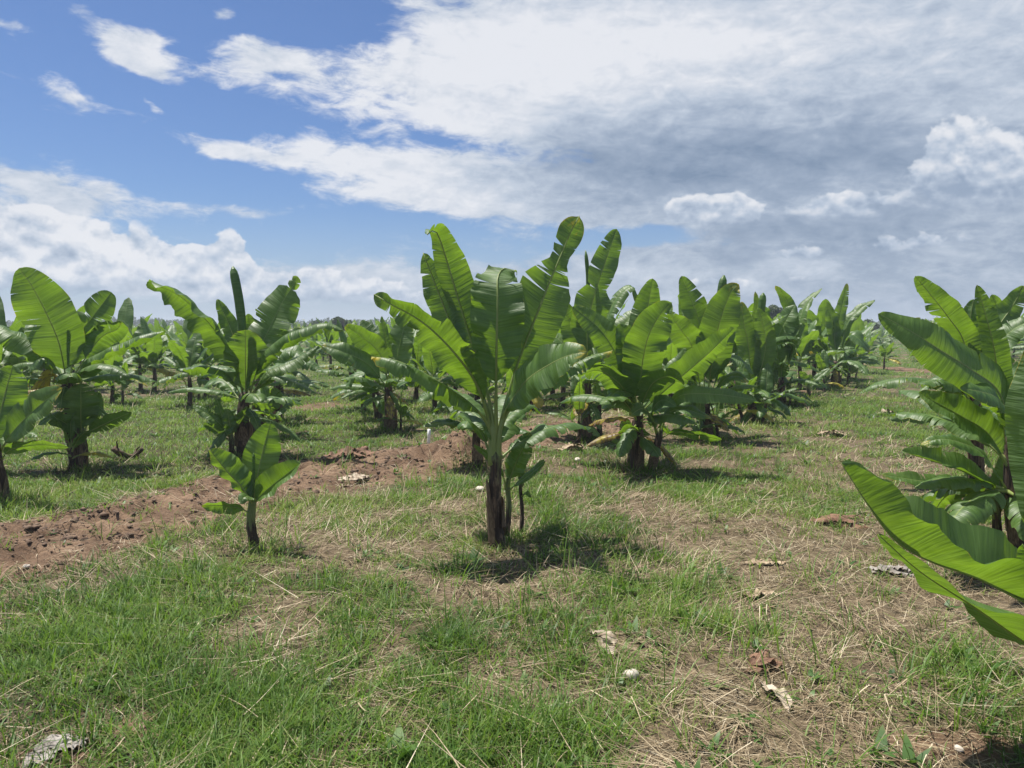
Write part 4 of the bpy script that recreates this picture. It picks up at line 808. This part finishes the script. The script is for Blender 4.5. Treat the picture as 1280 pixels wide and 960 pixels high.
MID = [(141, 505, .86, 'short bushy banana plant on open grass right of the huge upright leaf'), (176, 488, .9, 'banana plant behind the long drooping leaf of the huge-leaved plant'), (194, 489, .95, 'slim-stemmed banana plant in the grass between the two left-hand front plants'),
       (238, 509, .92, 'dark-stemmed banana plant left of the spreading plant, alone on sunny grass'), (258, 498, 1.0, 'banana plant whose stem shows just left of the spreading plant'), (414, 469, .9, 'small banana plant at the far end of the sunny grass gap'), (396, 459, .95, 'farther banana plant left of the small one at the end of the grass gap'),
       (455, 514, .8, 'short banana plant left of the leaning stem behind the soil heap'), (545, 512, .95, 'banana plant behind the torn drooping leaf of the tall front plant'), (690, 500, .95, 'banana plant seen through the gap right of the tall front plant'), (664, 512, .8, 'low banana plant behind the shredded right leaf of the tall front plant'),
       (762, 505, 1.0, 'banana plant behind the plant with the grey spike'), (838, 508, 1.05, 'banana plant between the bushy two-stemmed plant and the furled-tip plant'), (912, 505, 1.05, 'banana plant behind the two upright leaves of the furled-tip plant'), (1000, 486, 1.1, 'banana plant behind the low bright yellow-green plant'),
       (1062, 476, .75, 'small banana plant right of the wide dark clump'), (1078, 466, .9, 'last banana plant of the right row beside the alley'), (1030, 474, 1.2, 'tall banana plant left of the wide dark clump'), (60, 500, .9, 'banana plant behind the drooping left leaves of the huge-leaved plant'), (28, 510, .95, 'banana plant behind the plant cut off by the left edge'),
       (352, 492, .95, 'banana plant behind the dark ragged stem'), (596, 505, 1.0, 'banana plant directly behind the tall front plant'), (-14, 520, 1.0, 'banana plant at the extreme left edge behind the drooping leaf'), (1150, 440, .9, 'banana plant past the end of the alley, left of the right-edge plants'),
       (702, 508, 1.05, 'banana plant just left of the plant with the grey spike, one row back'), (815, 500, 1.05, 'banana plant one row behind the rear stem of the bushy plant'), (862, 496, 1.1, 'banana plant one row back, left of the two upright leaves'), (922, 494, 1.1, 'banana plant one row back, between the furled tip and the bright upright leaf'), (958, 492, 1.1, 'banana plant one row back, right of the bright upright leaf'), (1018, 478, 1.1, 'banana plant behind the left edge of the wide dark clump'), (640, 498, 1.05, 'banana plant far behind the torn right leaf of the tall front plant'), (520, 500, 1.0, 'banana plant right of the thick-stemmed plant, one row back'), (440, 496, .95, 'banana plant left of the thick-stemmed plant, one row back'), (1105, 462, .7, 'low banana plant at the far corner of the alley')]
for i, (px, py, s, lab) in enumerate(MID):
    o = protos[i] if i < 8 else copy_tree(protos[i % 8])
    g = gp(px, py); o.location = (g[0], g[1], hz(g[0], g[1])); o.rotation_euler = (0, 0, R(i * 77)); s *= .95; o.scale = (s, s, s * (1 + .08 * math.sin(i * 3))); o['label'] = lab
SUCK = [(877, 553, 'ragged sucker at the near foot of the furled-tip plant'), (897, 549, 'sucker at the right foot of the furled-tip plant'), (927, 529, 'sucker left of the plant with the bright upright leaf'), (953, 530, 'sucker right of the plant with the bright upright leaf'), (987, 508, 'sucker right of the plant with two shredded leaves'), (966, 508, 'sucker left of the plant with two shredded leaves'),
        (1030, 490, 'sucker at the left foot of the wide dark clump'), (1058, 484, 'sucker at the right foot of the wide dark clump'), (500, 538, 'sucker right of the thick-stemmed plant behind the soil heap'), (722, 553, 'sucker at the left foot of the plant with the grey spike'), (641, 520, 'sucker behind the tall front plant, on sunny grass'), (335, 551, 'sucker between the two dark stems of the spreading plants'),
        (86, 588, 'small sucker at the left foot of the huge-leaved plant'), (152, 507, 'sucker beside the short bushy plant on open grass'), (858, 512, 'sucker in the shade behind the bushy two-stemmed plant'), (908, 508, 'sucker behind the furled-tip plant'), (778, 512, 'sucker behind the bushy two-stemmed plant, left side'), (1070, 474, 'sucker near the end of the right row by the alley'), (248, 500, 'sucker left of the spreading plant, far back on the grass'), (612, 512, 'sucker hidden behind the tall front plant')]
sprotos = [proto(240 + i, .85 + .1 * i, 6) for i in range(4)]
for o in sprotos: o.name = 'banana_sucker'; o['category'] = 'banana sucker'; o['group'] = 'banana suckers'
for o in list(bpy.data.objects): KIDS[o.name] = []
for o in list(bpy.data.objects):
    if o.parent: KIDS[o.parent.name].append(o)
for i, (px, py, lab) in enumerate(SUCK):
    o = sprotos[i] if i < 4 else copy_tree(sprotos[i % 4])
    g = gp(px, py); o.location = (g[0], g[1], hz(g[0], g[1])); o.rotation_euler = (0, 0, R(i * 101)); s = .8 + .35 * math.sin(i * 2.3) ** 2; o.scale = (s, s, s); o['label'] = lab
flats = [flat(300 + i, 2.0 + .1 * (i % 5), 9 + i % 5).mesh('banana_plant', [M_LEAF, M_STEM]) for i in range(12)]
r = np.random.default_rng(77); cnt = 0; D1 = np.array([.6, .8]); D2 = np.array([.8, -.6])
used = [gp(m[0], m[1])[:2] for m in MID]
GF = 'small banana plants in the far rows'
grid = []
for a in range(-60, 60):
    for b in range(-60, 60):
        p = D1 * (a * 2.5 + r.uniform(-.5, .5)) + D2 * (b * 2.9 + r.uniform(-.45, .45)) + np.array([0, 20])
        grid.append((p[1], p[0], a, b))
grid.sort(); far_pts = []
for y, x, a, b in grid:
    if y < 14.5 or y > 150 or abs(x) > .72 * y + 2: continue
    px = 640 + F * x / y; py = HZ + F * CAMH / y
    if 1085 < px < 1150 and y < 70: continue
    if py > 452 and 330 < px < 470: continue
    if py > 478 and 90 < px < 300: continue
    if py > 470 and px > 1000: continue
    if min(np.hypot(u[0] - x, u[1] - y) for u in used) < 1.1: continue
    far_pts.append((x, y))
for x, y in far_pts[:230]:
    o = bpy.data.objects.new('banana_plant', flats[cnt % 12]); COL.objects.link(o); s = r.uniform(.75, 1.25) * (.78 if x < -.18 * y and y > 24 else 1.0); o.location = (x, y, hz(x, y)); o.rotation_euler = (0, 0, r.uniform(0, 6.28)); o.scale = (s, s, s)
    tag(o, 'small distant banana plant among the far rows of the plantation', 'banana plant', GF); cnt += 1
# the rows beyond: one mass
base = []
for i in range(3):
    mb = flat(400 + i, 2.2, 8); base.append((np.concatenate(mb.v), mb.f))
grove = MB(); rest = far_pts[230:]
for k, (x, y) in enumerate(rest[:520]):
    Vb, Fb = base[k % 3]; a = r.uniform(0, 6.28); s = r.uniform(.8, 1.1); Vr = Vb * s; Vr = np.stack([Vr[:, 0] * math.cos(a) - Vr[:, 1] * math.sin(a) + x, Vr[:, 0] * math.sin(a) + Vr[:, 1] * math.cos(a) + y, Vr[:, 2]], 1); grove.add(Vr, Fb)
if rest: tag(grove.obj('banana_grove', M_LEAF), 'continuous mass of banana leaves at the far end of the plantation', 'banana grove', kind='stuff')
# trees beyond the field
M_TREE = blade_material('tree_leaves', [(0, (.045, .072, .028)), (.5, (.075, .11, .04)), (1, (.12, .16, .06))], (.08, .14, .02), .2)
M_BARK = simple('bark', (.06, .045, .035), (.14, .11, .085), 6, .9, .6, .03)
def leaf_cloud(n, C, Rr, size, seed):
    r = np.random.default_rng(seed); d = norm(r.normal(0, 1, (n, 3))); rad = r.uniform(.45, 1.0, n) ** .5
    p = C + d * rad[:, None] * Rr; a = norm(r.normal(0, 1, (n, 3))); b = norm(np.cross(a, r.normal(0, 1, (n, 3)))); s = size * r.uniform(.6, 1.4, n)[:, None]
    V = np.stack([p - a * s - b * s * .4, p + a * s * .2 - b * s * .6, p + a * s * 1.1 + b * s * .1, p + b * s * .6 - a * s * .1], 1); return V.reshape(-1, 3), np.arange(n * 4).reshape(n, 4), np.repeat(np.clip(r.normal(.5, .25, n), 0, 1), 4)
def tree(px, topy, wpx, Y, seed, label):
    r = np.random.default_rng(seed); b = at(px, 480, Y); k = Y / F; H = CAMH + (HZ - topy) * k; W = wpx * k; root = empty('tree', (b[0], Y, 0), label, 'tree', 'trees beyond the plantation')
    tr = MB(); tube(tr, [(0, 0, -.1), (.1, 0, H * .25), (0, .1, H * .5), (.1, 0, H * .75)], [.2, .15, .11, .05], 8, .1, seed)
    for q in range(5):
        a = r.uniform(0, 6.28); L = W * r.uniform(.25, .45); tube(tr, [(0, 0, H * .4), (math.cos(a) * L * .5, math.sin(a) * L * .5, H * .55), (math.cos(a) * L, math.sin(a) * L, H * r.uniform(.65, .8))], [.09, .06, .025], 6)
    tr.obj('trunk', M_BARK, root); VV, QQ, RR = [], [], []; off = 0
    for q in range(16):
        a = r.uniform(0, 6.28); f = r.uniform(0, 1) ** .6; c = np.array([math.cos(a) * W * .36 * f, math.sin(a) * W * .36 * f, H * (.5 + .36 * r.uniform(0, 1) * (1 - .4 * f))]); s = W * r.uniform(.10, .2)
        v, f_, rn = leaf_cloud(260, c, np.array([s, s, s * .75]), .11, seed * 40 + q); VV.append(v); QQ.append(f_ + off); RR.append(rn); off += len(v)
    V = np.concatenate(VV); o = big_mesh('crown', V, np.concatenate(QQ), M_TREE, {'rnd': np.concatenate(RR), 'tipf': np.zeros(len(V))}, False); o.parent = root
tree(966, 373, 34, 62, 1, 'dark round-crowned tree above the banana leaves of the right row')
tree(1030, 388, 26, 75, 2, 'small dark tree behind the wide dark clump in the right row')
tree(1082, 398, 34, 80, 3, 'low bushy tree at the end of the right row')
tree(430, 391, 34, 70, 4, 'tree rising left of the thick-stemmed plant behind the soil heap')
tree(398, 398, 40, 85, 5, 'lower tree beyond the field right of the plant with the furled spike')
tree(700, 372, 60, 60, 6, 'leafy tree behind the gap between the tall front plant and the grey spike')
VV, QQ, RR = [], [], []; off = 0; r = np.random.default_rng(9)
for i in range(620):
    a = -.72 + 1.44 * (i + r.uniform(0, 1)) / 620; D_ = r.uniform(255, 330); hgt = r.uniform(3.4, 5.0) * (D_ / 290) + .8 * math.sin(a * 23) * (a < .2); c = np.array([math.sin(a) * D_, math.cos(a) * D_, hgt * .52])
    v, f_, rn = leaf_cloud(70, c, np.array([2.4, 2.4, hgt * .5]), .55, 900 + i); VV.append(v); QQ.append(f_ + off); RR.append(rn); off += len(v)
V = np.concatenate(VV); tl = big_mesh('far_woodland', V, np.concatenate(QQ), M_TREE, {'rnd': np.concatenate(RR), 'tipf': np.zeros(len(V))}, False); tag(tl, 'hazy low line of far woodland along the horizon', 'woodland', kind='stuff')
# ------------------------------------------------------------------ sky and light
SUN = norm(np.array([-.29, .20, .935])); ELEV = math.asin(SUN[2]); AZ = math.atan2(SUN[0], SUN[1])
w = bpy.data.worlds.new('World'); sc.world = w; w.use_nodes = True; w.node_tree.nodes.clear(); T = NT(w.node_tree)
sky = T.n('ShaderNodeTexSky', sky_type='NISHITA', sun_disc=False, sun_elevation=ELEV, sun_rotation=AZ, air_density=1.0, dust_density=.6, ozone_density=1.6).outputs[0]
gen = T.n('ShaderNodeTexCoord').outputs['Generated']; sp = T.n('ShaderNodeSeparateXYZ', {0: gen})
az = T.m('ARCTAN2', sp.outputs[0], sp.outputs[1]); el = T.m('ARCSINE', sp.outputs[2])
def azel(px, py):
    d = norm(ray(px, py)); return math.atan2(d[0], d[1]), math.asin(d[2])
# slow distortion so that cloud edges are never ellipses
pv = T.xyz(az, T.m('MULTIPLY', el, 1.8), T.m('MULTIPLY', sp.outputs[1], .3))
wx = T.m('SUBTRACT', T.noise(pv, 7.0, 4.0, .6), .5); wy = T.m('SUBTRACT', T.noise(T.n('ShaderNodeVectorMath', {0: pv, 1: (5.3, 2.1, 9.7)}, operation='ADD').outputs[0], 7.0, 4.0, .6), .5)
AZ2 = T.m('MULTIPLY_ADD', wx, .09, az); EL2 = T.m('MULTIPLY_ADD', wy, .06, el)
def blobs(lst):
    tot = None
    for px, py, rx, ry, rot, amp in lst:
        a0, e0 = azel(px, py); c, s = math.cos(R(rot)), math.sin(R(rot)); dx = T.m('SUBTRACT', AZ2, a0); dy = T.m('SUBTRACT', EL2, e0)
        p = T.m('MULTIPLY', T.m('MULTIPLY_ADD', dx, c, T.m('MULTIPLY', dy, s)), F / rx); q = T.m('MULTIPLY', T.m('MULTIPLY_ADD', dx, -s, T.m('MULTIPLY', dy, c)), F / ry)
        g = T.m('EXPONENT', T.m('MULTIPLY', T.m('MULTIPLY_ADD', p, p, T.m('MULTIPLY', q, q)), -1.0)); tot = T.m('MULTIPLY', g, amp) if tot is None else T.m('MULTIPLY_ADD', g, amp, tot)
    return tot
cover = blobs([(600, 60, 130, 90, 0, .55), (520, 100, 130, 40, 0, .45), (800, 110, 230, 150, 0, .75), (1150, 120, 270, 220, 0, .95), (900, 230, 200, 60, 0, .5), (470, 205, 150, 26, -12, .50), (310, 190, 105, 17, -12, .66), (400, 245, 120, 14, -4, .35), (590, 235, 120, 32, -8, .50), (150, 50, 50, 20, -16, .75), (190, 68, 40, 18, -20, .65), (312, 80, 85, 26, -4, .70), (60, 20, 40, 10, 0, .2), (330, 60, 40, 14, -30, .3), (12, 33, 22, 10, 0, .6), (88, 130, 26, 10, -25, .42), (198, 131, 16, 8, -20, .6), (270, 8, 20, 8, 0, .5), (95, 8, 18, 10, 0, .4), (140, 235, 20, 10, 0, .4),
               (55, 235, 75, 20, -14, .7), (30, 280, 110, 34, 0, .58), (100, 345, 230, 36, 0, .42), (420, 345, 260, 36, 0, .30), (320, 262, 140, 10, 0, .35), (1050, 350, 380, 60, 0, .7), (560, 370, 200, 30, 0, .35),
               (300, 215, 120, 16, -12, -.3), (330, 240, 150, 14, -8, -.18), (790, 290, 70, 14, 0, -.75), (860, 305, 60, 10, 0, -.35), (150, 20, 260, 30, 0, -.25), (250, 130, 120, 22, -5, -.35), (420, 275, 80, 8, 0, -.4), (430, 20, 50, 30, 0, -.2), (560, 172, 60, 10, -10, -.35), (700, 310, 70, 10, 0, -.3)])
bright = blobs([(520, 95, 140, 60, 0, .50), (420, 200, 260, 60, -10, .62), (640, 40, 150, 45, 0, .38), (700, 130, 90, 40, 0, .2), (160, 60, 200, 60, 0, .5), (60, 270, 150, 60, 0, .42), (200, 340, 400, 60, 0, .30), (8, 262, 50, 10, 0, -.5), (1100, 40, 320, 90, 0, .34), (850, 70, 180, 70, 0, .28), (1240, 150, 70, 40, 0, .05), (890, 258, 70, 20, 0, .35), (1052, 250, 50, 17, 0, .25), (1225, 190, 50, 30, 0, .12),
                (930, 170, 230, 50, 0, -.30), (800, 215, 170, 34, 0, -.26), (1050, 225, 200, 40, 0, -.22), (1000, 300, 230, 40, 0, -.16), (900, 345, 160, 12, 0, .25), (600, 150, 130, 40, 0, .22), (760, 60, 130, 60, 0, .10), (1100, 360, 200, 16, 0, -.1)])
pl = T.xyz(T.m('MULTIPLY', az, 1.0), T.m('MULTIPLY', el, 2.4), T.m('MULTIPLY', sp.outputs[1], .4))
n1 = T.noise(pl, 5.5, 6.0, .62, .3); n2 = T.noise(pl, 19.0, 5.0, .66, .4)
st = T.noise(T.xyz(T.m('MULTIPLY_ADD', el, 6.0, T.m('MULTIPLY', az, 5.0)), T.m('MULTIPLY_ADD', az, 5.0, T.m('MULTIPLY', el, 34.0)), .3), 1.0, 5.0, .62, .3)
dens = T.m('ADD', cover, T.m('ADD', T.m('MULTIPLY', T.m('SUBTRACT', n1, .5), .95), T.m('ADD', T.m('MULTIPLY', T.m('SUBTRACT', n2, .5), 1.0), T.m('MULTIPLY', T.m('SUBTRACT', st, .5), .65))))
alpha = T.ss(dens, .20, .66)
# crisp heaped clouds low over the horizon
CU = [(890, 266, 62, 17, 0, .75), (868, 256, 30, 12, 0, .3), (915, 252, 18, 12, 0, .3), (1052, 256, 42, 14, 0, .75), (1222, 215, 62, 36, 0, .7), (1185, 190, 26, 36, 0, .5), (1270, 200, 40, 50, 0, .3), (30, 285, 100, 24, 0, .8), (110, 305, 60, 14, 0, .4), (180, 335, 100, 20, 0, .55), (288, 318, 18, 26, 0, .75), (330, 366, 60, 18, 0, .75), (400, 350, 40, 14, 0, .6), (220, 352, 60, 18, 0, .7), (130, 330, 50, 16, 0, .6), (60, 350, 60, 20, 0, .7), (470, 366, 60, 16, 0, .65), (255, 325, 30, 16, 0, .6), (1000, 316, 40, 10, 0, .4), (1140, 303, 60, 12, 0, .4), (910, 352, 110, 8, 0, .4)]
def puff(dz):
    pv_ = T.xyz(az, T.m('MULTIPLY_ADD', el, 1.25, dz), sp.outputs[1])
    b_ = T.noise(pv_, 30.0, 5.0, .58)
    a_ = T.m('ABSOLUTE', T.m('MULTIPLY_ADD', T.noise(T.n('ShaderNodeVectorMath', {0: pv_, 1: (3.1, 7.7, 1.3)}, operation='ADD').outputs[0], 20.0, 3.0, .5), 2.0, -1.0))
    return T.m('ADD', T.m('MULTIPLY', T.m('SUBTRACT', .22, a_), .9), T.m('MULTIPLY', T.m('SUBTRACT', b_, .5), .9))
p0 = puff(0.0); p1 = puff(.014)
cu = None; cv_ = None
for px, py, rx, ry, rot, amp in CU:
    a0, e0 = azel(px, py); dx = T.m('MULTIPLY', T.m('SUBTRACT', az, a0), F / rx); dy = T.m('MULTIPLY', T.m('SUBTRACT', el, e0), F / ry)
    gg = T.m('MULTIPLY', T.m('EXPONENT', T.m('MULTIPLY', T.m('MULTIPLY_ADD', dx, dx, T.m('MULTIPLY', dy, dy)), -1.0)), amp)
    cu = gg if cu is None else T.m('ADD', cu, gg); vv = T.m('MULTIPLY', gg, T.m('SUBTRACT', dy, dx if False else 0.0)); cv_ = vv if cv_ is None else T.m('ADD', cv_, vv)
vert = T.m('DIVIDE', cv_, T.m('MAXIMUM', cu, .02))
cud = T.m('ADD', cu, T.m('MULTIPLY', p0, .75)); cua = T.m('MULTIPLY', T.ss(cud, .30, .42), T.ss(cu, .12, .30)); cua = T.m('MULTIPLY', cua, T.ss(vert, -1.5, -.1))
relief = T.m('SUBTRACT', p0, p1)
bv = T.m('ADD', T.m('ADD', .56, bright), T.m('ADD', T.m('MULTIPLY', T.m('SUBTRACT', n2, .5), 1.1), T.m('ADD', T.m('MULTIPLY', T.m('SUBTRACT', n1, .5), .75), T.m('ADD', T.m('MULTIPLY', T.m('SUBTRACT', st, .5), .45), T.m('MULTIPLY', relief, .28)))))
thin = T.m('SUBTRACT', 1.0, T.ss(dens, .35, 1.2))
bv = T.m('MULTIPLY', T.m('ADD', bv, T.m('MULTIPLY', thin, .05)), .80, 0, True)
KC = 5.3
def kc(c): return tuple(v * KC for v in c)
ccol = T.ramp(bv, [(0, kc((.25, .34, .48))), (.35, kc((.41, .50, .64))), (.65, kc((.64, .72, .84))), (1, kc((.97, .99, 1.04)))])
cucol = T.ramp(T.m('ADD', T.m('MULTIPLY', relief, 1.5), T.m('ADD', T.m('MULTIPLY', T.m('SUBTRACT', n2, .5), .5), T.m('MULTIPLY_ADD', bright, .5, T.m('MULTIPLY_ADD', vert, .38, .50))), 0, True), [(0, kc((.36, .46, .62))), (.5, kc((.60, .69, .83))), (1, kc((.96, .98, 1.03)))])
skyc = T.mix(1.0, sky, (.40, .49, .65), 'MULTIPLY')
hazec = kc((.56, .67, .86)); c = T.mix(T.m('MULTIPLY', T.m('SUBTRACT', 1.0, T.ss(el, 0, .17)), .55), skyc, hazec)
c = T.mix(T.m('MULTIPLY', alpha, .95), c, ccol); c = T.mix(T.m('MULTIPLY', cua, .9), c, cucol)
c = T.mix(T.m('MULTIPLY', T.m('SUBTRACT', 1.0, T.ss(el, -.01, .06)), .30), c, hazec)
# unseen bright cloud veil overhead and behind the camera, added as fill light
up = T.m('MAXIMUM', T.ss(el, .5, 1.0), T.ss(T.m('MULTIPLY', sp.outputs[1], -1.0), -.1, .5))
c = T.mix(T.m('MULTIPLY', up, .55), c, T.mix(n1, kc((.30, .42, .62)), kc((.80, .84, .92))))
bg = T.n('ShaderNodeBackground', {'Color': c, 'Strength': .10}); T.L(bg.outputs[0], T.n('ShaderNodeOutputWorld').inputs['Surface'])
w.cycles.sampling_method = 'MANUAL'; w.cycles.sample_map_resolution = 512
sl = bpy.data.lights.new('sun', 'SUN'); so = bpy.data.objects.new('sun', sl); COL.objects.link(so); sl.energy = 5.0; sl.angle = R(.6); sl.color = (1, .95, .87)
so.rotation_euler = Vector(SUN).to_track_quat('Z', 'Y').to_euler()
vs = sc.view_settings; sc.display_settings.display_device = 'sRGB'; vs.view_transform = 'Standard'; vs.look = 'None'; vs.exposure = .68; vs.gamma = 1; vs.use_curve_mapping = False
sc.cycles.max_bounces = 8; sc.cycles.transparent_max_bounces = 8; sc.cycles.use_denoising = True; sc.cycles.transmission_bounces = 6

# the air: far things pale a little towards the horizon
bpy.context.view_layer.update()
hm = bpy.data.materials.new('haze'); hm.use_nodes = True; hm.node_tree.nodes.clear(); Hn = NT(hm.node_tree)
hv = Hn.n('ShaderNodeVolumePrincipled', {'Color': (.82, .90, 1.0), 'Density': .0013, 'Anisotropy': .2}); Hn.L(hv.outputs[0], Hn.n('ShaderNodeOutputMaterial').inputs['Volume'])
me = bpy.data.meshes.new('haze'); x0, x1, y0, y1, z0, z1 = -1400, 1400, -60, 790, -1.3, 9.0
me.from_pydata([(x, y, z) for z in (z0, z1) for y in (y0, y1) for x in (x0, x1)], [], [(0, 2, 3, 1), (4, 5, 7, 6), (0, 1, 5, 4), (2, 6, 7, 3), (0, 4, 6, 2), (1, 3, 7, 5)]); me.materials.append(hm)
ho = bpy.data.objects.new('haze', me); COL.objects.link(ho); tag(ho, 'thin pale haze lying over the far end of the plantation', 'haze', kind='stuff')
sc.cycles.volume_bounces = 0
